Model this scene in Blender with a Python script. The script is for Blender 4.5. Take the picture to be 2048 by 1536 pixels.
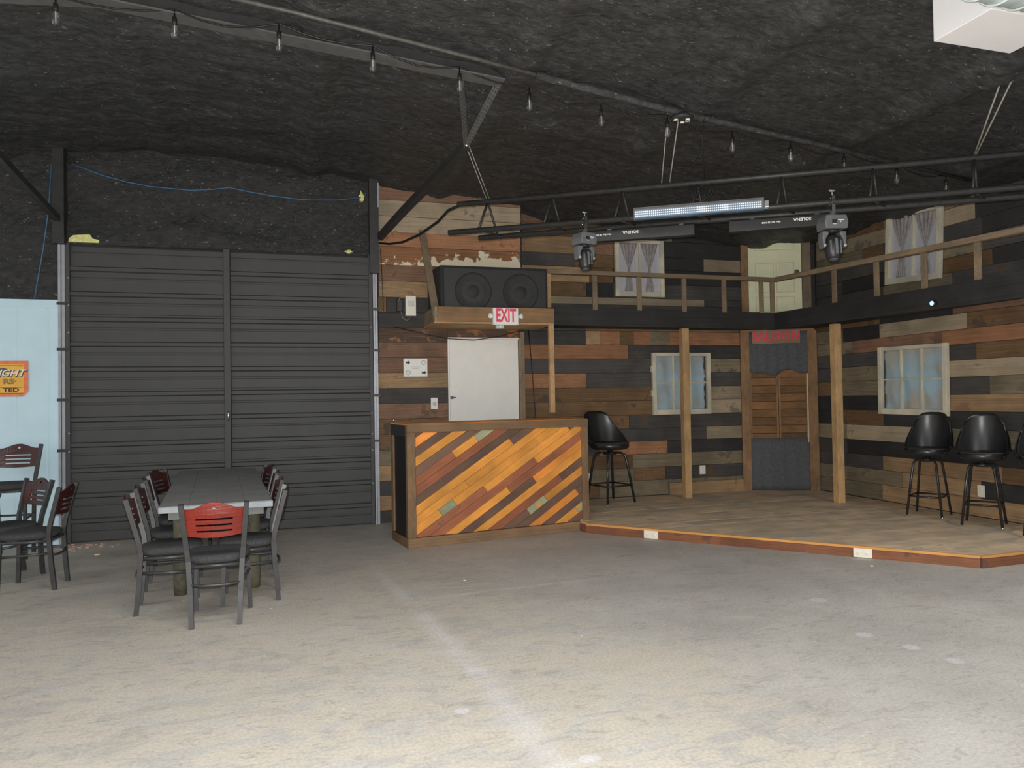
import bpy, math, random
from mathutils import Vector, Matrix, noise
random.seed(7)
sc = bpy.context.scene
for _o in list(bpy.data.objects): bpy.data.objects.remove(_o, do_unlink=True)
COL = sc.collection

# ------------------------------------------------------------------ camera
FOCAL_PX, YAW, PITCH, ROLL = 1450.0, math.radians(16.6), math.atan(29/1450), math.radians(0.95)
CAM = Vector((0, 0, 1.5))
_f = Vector((math.sin(YAW)*math.cos(PITCH), math.cos(YAW)*math.cos(PITCH), math.sin(PITCH)))
_r0 = Vector((math.cos(YAW), -math.sin(YAW), 0)); _u0 = _r0.cross(_f)
_r = _r0*math.cos(ROLL) - _u0*math.sin(ROLL); _u = _u0*math.cos(ROLL) + _r0*math.sin(ROLL)
cd = bpy.data.cameras.new('camera'); cam = bpy.data.objects.new('camera', cd); COL.objects.link(cam)
cd.sensor_width = 36; cd.lens = 36*FOCAL_PX/2048; cd.clip_start = .05
cam.matrix_world = Matrix(((_r.x, _u.x, -_f.x, CAM.x), (_r.y, _u.y, -_f.y, CAM.y), (_r.z, _u.z, -_f.z, CAM.z), (0, 0, 0, 1)))
sc.camera = cam

# ------------------------------------------------------------------ world, flash, exposure
w = bpy.data.worlds.new('world'); sc.world = w; w.use_nodes = True
w.node_tree.nodes['Background'].inputs[0].default_value = (1, .99, .975, 1)
w.node_tree.nodes['Background'].inputs[1].default_value = 0.65
fl = bpy.data.lights.new('camera_flash', 'POINT'); fl.energy = 880; fl.shadow_soft_size = .02; fl.color = (1, .995, .985)
flo = bpy.data.objects.new('camera_flash', fl); flo.location = CAM + _u*.055 - _r*.01 + _f*.02; COL.objects.link(flo)
# unseen fill lights, added near ceiling height out of frame to brighten the floor
for _x, _y, _e in ((-4.7, 5.2, 28), (.3, 3.3, 57), (5.9, 2.2, 130), (-3.0, -1.4, 30), (3.0, -1.4, 30)):
    al = bpy.data.lights.new('floor_fill_light', 'AREA'); al.shape = 'RECTANGLE'; al.size = 1.6; al.size_y = .8; al.energy = _e; al.color = (1, .99, .97)
    alo = bpy.data.objects.new('floor_fill_light', al); alo.location = (_x, _y, 3.72 if _x > -4 else 3.9); COL.objects.link(alo)
vs = sc.view_settings
sc.display_settings.display_device = 'sRGB'
vs.view_transform = 'Standard'; vs.look = 'None'; vs.exposure = 0.0; vs.gamma = 1.0; vs.use_curve_mapping = False

# ------------------------------------------------------------------ mesh helpers
def lin(v):
    v /= 255.0
    return v/12.92 if v <= .04045 else ((v+.055)/1.055)**2.4
def c(r, g, b, e=.62):
    return tuple(min(.92, lin(v)/e) for v in (r, g, b))

class MB:
    def __init__(s): s.v = []; s.f = []; s.sm = []
    def add(s, vs_, fs, smooth=False):
        o = len(s.v); s.v += [tuple(p) for p in vs_]
        for q in fs: s.f.append(tuple(i+o for i in q)); s.sm.append(smooth)
        return s
    def box(s, x0, x1, y0, y1, z0, z1, m=None):
        vv = [Vector((x, y, z)) for z in (z0, z1) for y in (y0, y1) for x in (x0, x1)]
        if m: vv = [m @ p for p in vv]
        return s.add(vv, [(0, 2, 3, 1), (4, 5, 7, 6), (0, 1, 5, 4), (2, 6, 7, 3), (0, 4, 6, 2), (1, 3, 7, 5)])
    def beam(s, a, b, wd, ht, up=(0, 0, 1)):
        a, b = Vector(a), Vector(b); d = (b-a).normalized(); up = Vector(up)
        if abs(d.dot(up)) > .99: up = Vector((0, 1, 0))
        x = d.cross(up).normalized(); z = x.cross(d)
        vv = [p + x*sx*wd/2 + z*sz*ht/2 for p in (a, b) for sz in (-1, 1) for sx in (-1, 1)]
        return s.add(vv, [(0, 1, 3, 2), (4, 6, 7, 5), (0, 4, 5, 1), (2, 3, 7, 6), (0, 2, 6, 4), (1, 5, 7, 3)])
    def tube(s, pts, r, n=8, smooth=True, rot=0.0, closed=False):
        pts = [Vector(p) for p in pts]; rs = r if isinstance(r, (list, tuple)) else [r]*len(pts)
        N = len(pts); rings = []; prev = None
        for i, p in enumerate(pts):
            if closed: t = pts[(i+1) % N] - pts[i-1]
            else: t = pts[min(i+1, N-1)] - pts[max(i-1, 0)]
            t.normalize()
            if prev is None:
                a = Vector((0, 0, 1)) if abs(t.z) < .9 else Vector((0, 1, 0))
                x = t.cross(a).normalized()
            else:
                x = (prev - t*prev.dot(t)).normalized()
            prev = x; y = t.cross(x)
            rings.append([p + (x*math.cos(2*math.pi*k/n+rot) + y*math.sin(2*math.pi*k/n+rot))*rs[i] for k in range(n)])
        vv = [q for g in rings for q in g]; fs = []
        for i in range(N if closed else N-1):
            j = (i+1) % N
            for k in range(n): fs.append((i*n+k, i*n+(k+1) % n, j*n+(k+1) % n, j*n+k))
        s.add(vv, fs, smooth)
        if not closed:
            o = len(s.v)-len(vv)
            s.f.append(tuple(o+k for k in range(n))[::-1]); s.sm.append(False)
            s.f.append(tuple(o+(N-1)*n+k for k in range(n))); s.sm.append(False)
        return s
    def lathe(s, prof, n=16, m=None, smooth=True):
        vv = []; fs = []
        for r_, z in prof:
            for k in range(n): vv.append(Vector((r_*math.cos(2*math.pi*k/n), r_*math.sin(2*math.pi*k/n), z)))
        if m: vv = [m @ p for p in vv]
        for i in range(len(prof)-1):
            for k in range(n): fs.append((i*n+k, i*n+(k+1) % n, (i+1)*n+(k+1) % n, (i+1)*n+k))
        fs.append(tuple(range(n))[::-1]); fs.append(tuple((len(prof)-1)*n+k for k in range(n)))
        return s.add(vv, fs, smooth)
    def prism(s, poly, y0, y1, m=None):           # poly in local x,z; extruded along y
        n = len(poly); vv = [Vector((x, y0, z)) for x, z in poly] + [Vector((x, y1, z)) for x, z in poly]
        if m: vv = [m @ p for p in vv]
        fs = [tuple(range(n)), tuple(range(n, 2*n))[::-1]] + [(k, k+n, (k+1) % n+n, (k+1) % n) for k in range(n)]
        return s.add(vv, fs)
    def slab(s, poly, z0, z1):                     # poly in x,y; extruded along z
        n = len(poly); vv = [(x, y, z0) for x, y in poly] + [(x, y, z1) for x, y in poly]
        fs = [tuple(range(n))[::-1], tuple(range(n, 2*n))] + [(k, (k+1) % n, (k+1) % n+n, k+n) for k in range(n)]
        return s.add(vv, fs)
    def shell(s, vv, fs, off, smooth=False):       # sheet -> closed solid; off = thickness vector
        n = len(vv); off = Vector(off); cnt = {}
        for q in fs:
            for a, b in zip(q, q[1:]+q[:1]): cnt[(a, b)] = 1
        al = [Vector(p) for p in vv] + [Vector(p)+off for p in vv]
        F = [tuple(q) for q in fs] + [tuple(i+n for i in q)[::-1] for q in fs]
        F += [(b, a, a+n, b+n) for (a, b) in cnt if (b, a) not in cnt]
        return s.add(al, F, smooth)

def obj(name, mb, mat, parent=None, bev=0.0, world=False, mesh=None, fix=True):
    if mesh is None:
        off = parent.location if (parent is not None and world) else Vector((0, 0, 0))
        me = bpy.data.meshes.new(name)
        me.from_pydata([tuple(Vector(p)-off) for p in mb.v], [], mb.f)
        me.polygons.foreach_set('use_smooth', mb.sm)
        if fix:
            import bmesh
            b = bmesh.new(); b.from_mesh(me); bmesh.ops.recalc_face_normals(b, faces=b.faces); b.to_mesh(me); b.free()
        me.materials.append(mat); me.update()
    else: me = mesh
    o = bpy.data.objects.new(name, me); COL.objects.link(o)
    if parent is not None: o.parent = parent
    if bev:
        md = o.modifiers.new('bevel', 'BEVEL'); md.width = bev; md.segments = 2; md.limit_method = 'ANGLE'; md.angle_limit = .7
    return o
def tag(o, label, cat, group=None, kind=None):
    o['label'] = label; o['category'] = cat
    if group: o['group'] = group
    if kind: o['kind'] = kind
    return o
def thing(name, label, cat, loc=(0, 0, 0), rz=0.0, group=None, kind=None):
    o = bpy.data.objects.new(name, None); COL.objects.link(o); o.empty_display_size = .1
    o.location = loc; o.rotation_euler = (0, 0, rz)
    return tag(o, label, cat, group, kind)
def copy_tree(o, parent=None):
    q = o.copy(); COL.objects.link(q)
    if parent is not None: q.parent = parent
    for ch in list(o.children): copy_tree(ch, q)
    return q
_dg = None
def text(name, body, size, mat, parent, loc, rz=0.0, flip=False, shear=0.0, sx=1.0, ext=.002, bold=0.0):
    cu = bpy.data.curves.new('txt', 'FONT'); cu.body = body; cu.size = size; cu.align_x = 'CENTER'; cu.align_y = 'CENTER'
    cu.extrude = ext; cu.shear = shear; cu.offset = bold; cu.resolution_u = 3
    t = bpy.data.objects.new('txt', cu); COL.objects.link(t)
    dg = bpy.context.evaluated_depsgraph_get(); me = bpy.data.meshes.new_from_object(t.evaluated_get(dg))
    bpy.data.objects.remove(t, do_unlink=True)
    M = Matrix.Translation(loc) @ Matrix.Rotation(rz, 4, 'Z') @ Matrix.Rotation(math.pi/2, 4, 'X')
    if flip: M = M @ Matrix.Rotation(math.pi, 4, 'Z')
    me.transform(M @ Matrix.Diagonal((sx, 1, 1, 1)))
    me.materials.clear(); me.materials.append(mat); me.name = name
    o = bpy.data.objects.new(name, me); COL.objects.link(o); o.parent = parent
    return o

# ------------------------------------------------------------------ materials
def newmat(name):
    m = bpy.data.materials.new(name); m.use_nodes = True; nt = m.node_tree
    return m, nt, nt.nodes['Principled BSDF']
def N(nt, t, **k):
    n = nt.nodes.new(t)
    for a, b in k.items(): setattr(n, a, b)
    return n
def plain(name, rgb, rough=.5, metal=0.0, spec=.5, vary=.12, scale=14.0, bump=0.0, coat=0.0, emit=0.0):
    m, nt, p = newmat(name); L = nt.links.new
    tc = N(nt, 'ShaderNodeTexCoord'); nz = N(nt, 'ShaderNodeTexNoise'); nz.inputs['Scale'].default_value = scale; nz.inputs['Detail'].default_value = 4
    L(tc.outputs['Object'], nz.inputs['Vector'])
    rp = N(nt, 'ShaderNodeValToRGB'); rp.color_ramp.elements[0].position = .3; rp.color_ramp.elements[1].position = .7
    rp.color_ramp.elements[0].color = (*[v*(1-vary) for v in rgb], 1); rp.color_ramp.elements[1].color = (*[min(1, v*(1+vary)) for v in rgb], 1)
    L(nz.outputs['Fac'], rp.inputs[0]); L(rp.outputs[0], p.inputs['Base Color'])
    p.inputs['Roughness'].default_value = rough; p.inputs['Metallic'].default_value = metal; p.inputs['Specular IOR Level'].default_value = spec
    p.inputs['Coat Weight'].default_value = coat
    if emit:
        L(rp.outputs[0], p.inputs['Emission Color']); p.inputs['Emission Strength'].default_value = emit
    if bump:
        b = N(nt, 'ShaderNodeBump'); b.inputs['Strength'].default_value = bump; b.inputs['Distance'].default_value = .02
        L(nz.outputs['Fac'], b.inputs['Height']); L(b.outputs[0], p.inputs['Normal'])
    return m
def wood(name, rgb, rough=.7, contrast=.38, patch=None, patch_amt=.0, patch_scale=3.0, grain=(3, 3, 16), spec=.3, rnd=.2, patch_low=0.0):
    """board: grain runs along the long side of each board (generated coordinates), every board offset by its own random number"""
    m, nt, p = newmat(name); L = nt.links.new
    tc = N(nt, 'ShaderNodeTexCoord'); mp = N(nt, 'ShaderNodeMapping'); mp.inputs['Scale'].default_value = grain
    L(tc.outputs['Generated'], mp.inputs['Vector'])
    oi = N(nt, 'ShaderNodeObjectInfo'); ml = N(nt, 'ShaderNodeMath', operation='MULTIPLY'); ml.inputs[1].default_value = 60
    L(oi.outputs['Random'], ml.inputs[0])
    nz = N(nt, 'ShaderNodeTexNoise', noise_dimensions='4D'); nz.inputs['Scale'].default_value = 1.0; nz.inputs['Detail'].default_value = 6; nz.inputs['Roughness'].default_value = .65; nz.inputs['Distortion'].default_value = .6
    L(mp.outputs[0], nz.inputs['Vector']); L(ml.outputs[0], nz.inputs['W'])
    rp = N(nt, 'ShaderNodeValToRGB'); rp.color_ramp.elements[0].position = .28; rp.color_ramp.elements[1].position = .72
    rp.color_ramp.elements[0].color = (*[v*(1-contrast) for v in rgb], 1); rp.color_ramp.elements[1].color = (*[min(1, v*(1+contrast)) for v in rgb], 1)
    L(nz.outputs['Fac'], rp.inputs[0])
    # large soft discolouring
    n2 = N(nt, 'ShaderNodeTexNoise', noise_dimensions='4D'); n2.inputs['Scale'].default_value = 3.0; n2.inputs['Detail'].default_value = 3
    L(tc.outputs['Object'], n2.inputs['Vector']); L(ml.outputs[0], n2.inputs['W'])
    mx = N(nt, 'ShaderNodeMix', data_type='RGBA', blend_type='MULTIPLY'); mx.inputs['Factor'].default_value = 1
    r2 = N(nt, 'ShaderNodeValToRGB'); r2.color_ramp.elements[0].position = .3; r2.color_ramp.elements[1].position = .7
    r2.color_ramp.elements[0].color = (.72, .74, .74, 1); r2.color_ramp.elements[1].color = (1.2, 1.14, 1.08, 1)
    L(n2.outputs['Fac'], r2.inputs[0]); L(rp.outputs[0], mx.inputs[6]); L(r2.outputs[0], mx.inputs[7])
    out = mx.outputs[2]
    hs = N(nt, 'ShaderNodeHueSaturation'); mr = N(nt, 'ShaderNodeMapRange'); mr.inputs['To Min'].default_value = 1-rnd; mr.inputs['To Max'].default_value = 1+rnd
    L(oi.outputs['Random'], mr.inputs['Value']); L(mr.outputs[0], hs.inputs['Value']); L(out, hs.inputs['Color']); out = hs.outputs[0]
    if patch:
        n3 = N(nt, 'ShaderNodeTexNoise', noise_dimensions='4D'); n3.inputs['Scale'].default_value = patch_scale; n3.inputs['Detail'].default_value = 5; n3.inputs['Roughness'].default_value = .6
        L(tc.outputs['Object'], n3.inputs['Vector']); L(ml.outputs[0], n3.inputs['W'])
        r3 = N(nt, 'ShaderNodeValToRGB'); r3.color_ramp.elements[0].position = 1-patch_amt-.02; r3.color_ramp.elements[1].position = 1-patch_amt+.02
        if patch_low:                       # flaked paint kept along the lower right of the board
            sp = N(nt, 'ShaderNodeSeparateXYZ'); L(tc.outputs['Generated'], sp.inputs[0])
            a1 = N(nt, 'ShaderNodeMath', operation='MULTIPLY_ADD'); L(sp.outputs[2], a1.inputs[0]); a1.inputs[1].default_value = -patch_low; L(n3.outputs['Fac'], a1.inputs[2])
            a2 = N(nt, 'ShaderNodeMath', operation='MULTIPLY_ADD'); L(sp.outputs[0], a2.inputs[0]); a2.inputs[1].default_value = patch_low*.75; L(a1.outputs[0], a2.inputs[2]); L(a2.outputs[0], r3.inputs[0])
        else: L(n3.outputs['Fac'], r3.inputs[0])
        m3 = N(nt, 'ShaderNodeMix', data_type='RGBA'); L(r3.outputs[0], m3.inputs['Factor']); L(out, m3.inputs[6]); m3.inputs[7].default_value = (*patch, 1); out = m3.outputs[2]
    L(out, p.inputs['Base Color']); p.inputs['Roughness'].default_value = rough; p.inputs['Specular IOR Level'].default_value = spec
    b = N(nt, 'ShaderNodeBump'); b.inputs['Strength'].default_value = .35; b.inputs['Distance'].default_value = .01
    L(nz.outputs['Fac'], b.inputs['Height']); L(b.outputs[0], p.inputs['Normal'])
    return m

PLANK = {
 'K': wood('plank_black', c(46, 46, 46), contrast=.25), 'D': wood('plank_charcoal', c(64, 62, 61), contrast=.3, patch=c(80, 64, 50), patch_amt=.34),
 'G': wood('plank_grey_brown', c(108, 99, 82), patch=c(88, 82, 72), patch_amt=.4), 'S': wood('plank_grey_tan', c(136, 124, 105), contrast=.25, patch=c(112, 103, 90), patch_amt=.38),
 'B': wood('plank_brown', c(96, 76, 55), patch=c(74, 62, 52), patch_amt=.38), 'O': wood('plank_orange', c(138, 100, 74), patch=c(116, 86, 68), patch_amt=.4),
 'T': wood('plank_tan', c(134, 111, 84), patch=c(116, 90, 70), patch_amt=.38), 'R': wood('plank_red', c(110, 85, 69), patch=c(94, 74, 60), patch_amt=.4),
 'M': wood('plank_mottled', c(84, 68, 56), patch=c(126, 86, 58), patch_amt=.42, patch_scale=6, contrast=.6),
 'P': wood('plank_peeling', c(134, 96, 68), patch=c(204, 188, 162), patch_amt=.50, patch_scale=9, patch_low=.35),
}
def foam(name, rgb):
    m, nt, p = newmat(name); L = nt.links.new
    tc = N(nt, 'ShaderNodeTexCoord'); mp = N(nt, 'ShaderNodeMapping'); mp.inputs['Scale'].default_value = (.7, 1.3, 1.3); L(tc.outputs['Object'], mp.inputs[0])
    def nz(sc_, d, r=.6):
        n = N(nt, 'ShaderNodeTexNoise'); n.inputs['Scale'].default_value = sc_; n.inputs['Detail'].default_value = d; n.inputs['Roughness'].default_value = r; L(mp.outputs[0], n.inputs['Vector']); return n.outputs['Fac']
    a = N(nt, 'ShaderNodeValToRGB'); a.color_ramp.elements[0].position = .38; a.color_ramp.elements[1].position = .64
    a.color_ramp.elements[0].color = (*[v*.5 for v in rgb], 1); a.color_ramp.elements[1].color = (*[v*1.5 for v in rgb], 1); L(nz(16, 8, .75), a.inputs[0])
    fl_ = N(nt, 'ShaderNodeValToRGB'); fl_.color_ramp.elements[0].position = .675; fl_.color_ramp.elements[1].position = .72; L(nz(34, 2, .5), fl_.inputs[0])
    mx = N(nt, 'ShaderNodeMix', data_type='RGBA'); L(fl_.outputs[0], mx.inputs['Factor']); L(a.outputs[0], mx.inputs[6]); mx.inputs[7].default_value = (.22, .215, .205, 1)  # pale flecks: glints painted into the foam colour
    L(mx.outputs[2], p.inputs['Base Color']); p.inputs['Roughness'].default_value = .5; p.inputs['Specular IOR Level'].default_value = .5
    b = N(nt, 'ShaderNodeBump'); b.inputs['Strength'].default_value = .8; b.inputs['Distance'].default_value = .02; L(nz(26, 6, .7), b.inputs['Height']); L(b.outputs[0], p.inputs['Normal'])
    return m
FOAM = foam('black_sprayed_foam', c(58, 58, 58, .8))
FOAMW = foam('black_sprayed_wall_foam', c(40, 40, 40))
BLACKM = plain('black_painted_steel', c(46, 46, 46, .8), rough=.5, vary=.2)
GREYM = plain('grey_primed_steel', c(88, 88, 86, .9), rough=.5, vary=.15)
DOORM = plain('black_corrugated_steel', c(55, 55, 55), rough=.6, vary=.07, scale=5)
SILVER = plain('galvanised_trim', c(150, 152, 158, .8), rough=.4, metal=.2, vary=.1)
CHROME = plain('chrome', (.75, .75, .76), rough=.18, metal=1.0, vary=.03)
WHITE = plain('white_paint', c(197, 196, 190), rough=.45, vary=.025, scale=6)
IVORY = plain('ivory_plastic', c(198, 193, 180), rough=.4, vary=.03)
PALEBLUE = plain('pale_blue_siding', c(166, 190, 204), rough=.45, vary=.03, scale=4)
BLACKPL = plain('black_plastic', (.022, .022, .023), rough=.4, vary=.15)
GREYPL = plain('grey_plastic', (.14, .145, .15), rough=.4, vary=.1)
CABLE = plain('black_cable', (.014, .014, .014), rough=.5)
VINYL = plain('black_vinyl', (.018, .018, .019), rough=.33, vary=.1, spec=.6)
FABRIC = plain('charcoal_fabric', (.060, .060, .061), rough=.95, vary=.25, scale=90, spec=.2)
CHAIRM = plain('charcoal_chair_frame', (.045, .045, .046), rough=.4, vary=.2)
REDMAHOG = wood('red_mahogany_wood', (.23, .024, .014), rough=.3, contrast=.25, spec=.5, rnd=0)
MAHOG = wood('dark_mahogany_wood', (.055, .014, .013), rough=.3, contrast=.25, spec=.5, rnd=0)  # same chair back wood settings in a darker tone
LUMBER = wood('pale_lumber', c(158, 130, 94), contrast=.22, rnd=.1)
GLUMBER = wood('weathered_lumber', c(116, 102, 84), contrast=.25, rnd=.14)
TRIMW = wood('trim_lumber', c(122, 96, 70), contrast=.28, rnd=.1)
STAGETOP = wood('worn_stage_deck', c(120, 108, 92, .27), contrast=.2, rnd=.07, patch=c(104, 97, 87, .27), patch_amt=.42, patch_scale=2)
NOSING = wood('stage_nosing', c(205, 150, 88, .8), contrast=.2, rnd=.05)
FASCIA = wood('stage_fascia', c(122, 80, 58, .75), contrast=.35, patch=c(98, 70, 56, .75), patch_amt=.42)
CREAM = wood('cream_worn_paint', c(176, 172, 156), contrast=.1, patch=c(150, 128, 96), patch_amt=.3, patch_scale=9, rnd=.04)
YELLOWP = plain('pale_yellow_door_paint', c(206, 200, 166), rough=.5, vary=.05, scale=4)
YELLOW_SHADE = plain('shade_yellow_moulding', c(184, 176, 142), rough=.5, vary=.08, scale=9)  # darker yellow: groove shade around the panels painted into the strips
BLACKCLOTH = plain('black_cloth', c(78, 79, 82), rough=.95, vary=.15, scale=30, spec=.1)
REDPAINT = plain('red_paint', c(214, 50, 74), rough=.5, vary=.1)
REDLET = plain('red_letter', c(225, 60, 88), rough=.4, vary=.02)
BLACKPRINT = plain('black_print', (.02, .02, .02), rough=.5)
FAINT = plain('faint_grey_print', c(176, 172, 168), rough=.5)
YFOAM = plain('yellow_insulation_foam', c(214, 204, 128), rough=.8, vary=.2, scale=40, bump=.5)
BLUECORD = plain('blue_cord', c(58, 96, 130), rough=.5)
ROPE = plain('grey_rope', c(150, 146, 138, .9), rough=.8)
LOUVRE = [wood('louvre_brown', c(112, 84, 56), rnd=.1), wood('louvre_dark', c(98, 74, 50), rnd=.1), wood('louvre_orange', c(120, 88, 60), rnd=.1)]

# ================================================================== SETTING
def roofz(x): return 4.2-.085*(x-1) if x > -1.3 else 4.3955+.085*(x+1.3)
def bumpn(p, s): return noise.noise(Vector(p)*s)

# floor: worn painted concrete, chalky line, bare patches
def floor_material():
    m, nt, p = newmat('worn_concrete'); L = nt.links.new
    tc = N(nt, 'ShaderNodeTexCoord'); P = tc.outputs['Object']
    def nz(scale, det=5, rough=.6, dist=0, sxyz=None):
        n = N(nt, 'ShaderNodeTexNoise'); n.inputs['Scale'].default_value = scale; n.inputs['Detail'].default_value = det; n.inputs['Roughness'].default_value = rough; n.inputs['Distortion'].default_value = dist
        if sxyz:
            mp = N(nt, 'ShaderNodeMapping'); mp.inputs['Scale'].default_value = sxyz; mp.inputs['Rotation'].default_value = (0, 0, .35); L(P, mp.inputs['Vector']); L(mp.outputs[0], n.inputs['Vector'])
        else: L(P, n.inputs['Vector'])
        return n.outputs['Fac']
    def ramp(v, a, b, ca=(0, 0, 0), cb=(1, 1, 1)):
        r = N(nt, 'ShaderNodeValToRGB'); r.color_ramp.elements[0].position = a; r.color_ramp.elements[1].position = b
        r.color_ramp.elements[0].color = (*ca, 1); r.color_ramp.elements[1].color = (*cb, 1); L(v, r.inputs[0]); return r.outputs[0]
    def mix(fac, a, b, mode='MIX'):
        x = N(nt, 'ShaderNodeMix', data_type='RGBA', blend_type=mode)
        if isinstance(fac, (int, float)): x.inputs['Factor'].default_value = fac
        else: L(fac, x.inputs['Factor'])
        for s, v in ((6, a), (7, b)):
            if isinstance(v, tuple): x.inputs[s].default_value = (*v, 1)
            else: L(v, x.inputs[s])
        return x.outputs[2]
    def math_(op, a, b=None, cc=None):
        x = N(nt, 'ShaderNodeMath', operation=op)
        for i, v in enumerate((a, b, cc)):
            if v is None: continue
            if isinstance(v, (int, float)): x.inputs[i].default_value = v
            else: L(v, x.inputs[i])
        return x.outputs[0]
    sep = N(nt, 'ShaderNodeSeparateXYZ'); L(P, sep.inputs[0]); X, Y = sep.outputs[0], sep.outputs[1]
    grey = ramp(nz(1.3, 6), .3, .7, FLOOR_G0, FLOOR_G1)
    # worn tan: strongest at left front (X<1.2,Y<5.5)
    mask = math_('ADD', math_('MULTIPLY', X, -.16), math_('ADD', math_('MULTIPLY', Y, -.045), .50))
    mask = math_('MAXIMUM', math_('MINIMUM', mask, .085), -.10)
    tanf = math_('ADD', nz(2.6, 8, .72, .6, (1, 2.2, 1)), mask)
    tanm = ramp(tanf, .52, .585)
    col = mix(math_('MULTIPLY', tanm, .75), grey, FLOOR_TAN)
    scuff = ramp(nz(5, 9, .78, 1.6, (1, 2.6, 1)), .53, .60)
    col = mix(math_('MULTIPLY', scuff, .45), col, FLOOR_DK)
    dk2 = ramp(nz(1.1, 7, .7, .8, (1, 1.6, 1)), .52, .62)
    col = mix(math_('MULTIPLY', dk2, .22), col, FLOOR_DK)
    scl = ramp(nz(9, 6, .7, 1.0, (1.2, 3, 1)), .62, .68)
    col = mix(math_('MULTIPLY', scl, .35), col, FLOOR_LT)
    # second bare patch in the middle
    def blob(cx, cy, rx, ry):
        dx = math_('DIVIDE', math_('SUBTRACT', X, cx), rx); dy = math_('DIVIDE', math_('SUBTRACT', Y, cy), ry)
        return math_('SQRT', math_('ADD', math_('MULTIPLY', dx, dx), math_('MULTIPLY', dy, dy)))
    bl = math_('SUBTRACT', 1.0, math_('MINIMUM', blob(1.9, 3.7, .75, .6), 1.0))
    bl = ramp(math_('ADD', math_('MULTIPLY', bl, .35), nz(11, 7, .75)), .60, .70)
    col = mix(math_('MULTIPLY', bl, .6), col, FLOOR_TAN)
    # chalky white lines
    def seg(ax, ay, bx, by, wid, amt):
        dx, dy = bx-ax, by-ay; ln = math.hypot(dx, dy); dx /= ln; dy /= ln
        u = math_('ADD', math_('MULTIPLY', math_('SUBTRACT', X, ax), dx), math_('MULTIPLY', math_('SUBTRACT', Y, ay), dy))
        v = math_('ABSOLUTE', math_('ADD', math_('MULTIPLY', math_('SUBTRACT', X, ax), -dy), math_('MULTIPLY', math_('SUBTRACT', Y, ay), dx)))
        cross = N(nt, 'ShaderNodeMapRange'); cross.interpolation_type = 'SMOOTHSTEP'; L(v, cross.inputs['Value']); cross.inputs['From Min'].default_value = wid; cross.inputs['From Max'].default_value = wid*.05
        end = N(nt, 'ShaderNodeMapRange'); end.interpolation_type = 'SMOOTHSTEP'; L(math_('MINIMUM', u, math_('SUBTRACT', ln, u)), end.inputs['Value']); end.inputs['From Min'].default_value = -.1; end.inputs['From Max'].default_value = .4
        f = math_('MULTIPLY', cross.outputs[0], end.outputs[0])
        return math_('MULTIPLY', f, math_('MULTIPLY', ramp(nz(4.5, 6, .7), .32, .6), amt))
    for a in ((.63, 6.9, .80, 5.3, .085, .4), (.80, 5.35, .97, 3.6, .11, .5), (.95, 3.8, 1.03, 2.3, .13, .38), (.84, 5.46, 2.46, 5.6, .05, .45)):
        col = mix(seg(*a), col, FLOOR_CHALK)
    for cx, cy, rx, ry in ((3.62, 4.45, .07, .06), (3.36, 3.72, .055, .05), (3.45, 3.45, .05, .05), (3.5, 3.2, .05, .05), (1.15, 2.83, .055, .035), (.75, 3.45, .04, .035)):
        f = N(nt, 'ShaderNodeMapRange'); L(blob(cx, cy, rx, ry), f.inputs['Value']); f.inputs['From Min'].default_value = 1.1; f.inputs['From Max'].default_value = .7
        col = mix(math_('MULTIPLY', f.outputs[0], .55), col, FLOOR_CHALK)
    fine = ramp(nz(60, 3), .35, .65, (.88, .88, .88), (1.1, 1.1, 1.1))
    col = mix(1.0, col, fine, 'MULTIPLY')
    L(col, p.inputs['Base Color']); p.inputs['Roughness'].default_value = .62; p.inputs['Specular IOR Level'].default_value = .35
    b = N(nt, 'ShaderNodeBump'); b.inputs['Strength'].default_value = .12; b.inputs['Distance'].default_value = .01; L(nz(20, 6), b.inputs['Height']); L(b.outputs[0], p.inputs['Normal'])
    return m
FLOOR_G0, FLOOR_G1 = (.42, .402, .37), (.55, .525, .482)
FLOOR_TAN, FLOOR_DK, FLOOR_LT, FLOOR_CHALK = (.55, .497, .415), (.29, .268, .238), (.62, .58, .51), (.66, .67, .70)
fm = floor_material()
m = MB().box(-7, 8, -4, 9.5, -.12, 0)
tag(obj('floor', m, fm), 'worn grey and tan painted concrete floor with a chalky white line', 'floor', kind='structure')

# ceiling: lumpy black sprayed foam over sloping roof with purlin ridges
PURLINS = [-3.0, -1.3, .2, 1.72, 3.33, 4.95, 6.5]
nx, ny = 226, 216; x0, x1, y0, y1 = -6.0, 7.6, -3.5, 9.42
vv = []; fs = []
for j in range(ny+1):
    for i in range(nx+1):
        x = x0+(x1-x0)*i/nx; y = y0+(y1-y0)*j/ny; z = roofz(x)
        d = min(abs(x-q) for q in PURLINS); z -= .06*max(0, 1-(d/.22)**2)**1.5 if d < .22 else 0
        dy = abs(y-5.56)
        z += .05*bumpn((x*.55, y*1.6, 0), 1.2) + .028*bumpn((x*.8, y*2.2, 3), 4.0) + .012*bumpn((x, y, 7), 11.0)
        if y > 8.6: z -= .14*((y-8.6)/.8)**2*(1+.6*bumpn((x, 0, 5), 2.2)) * (1.0 if x > 1 else .3)*(1.0 if x < 5.2 else .45)
        vv.append((x, y, z))
for j in range(ny):
    for i in range(nx):
        a = j*(nx+1)+i; fs.append((a, a+nx+1, a+nx+2, a+1))
m = MB().add(vv, fs, True)
tag(obj('ceiling', m, FOAM, fix=False), 'black lumpy sprayed foam ceiling sloping down to the right', 'ceiling', kind='structure')

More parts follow.
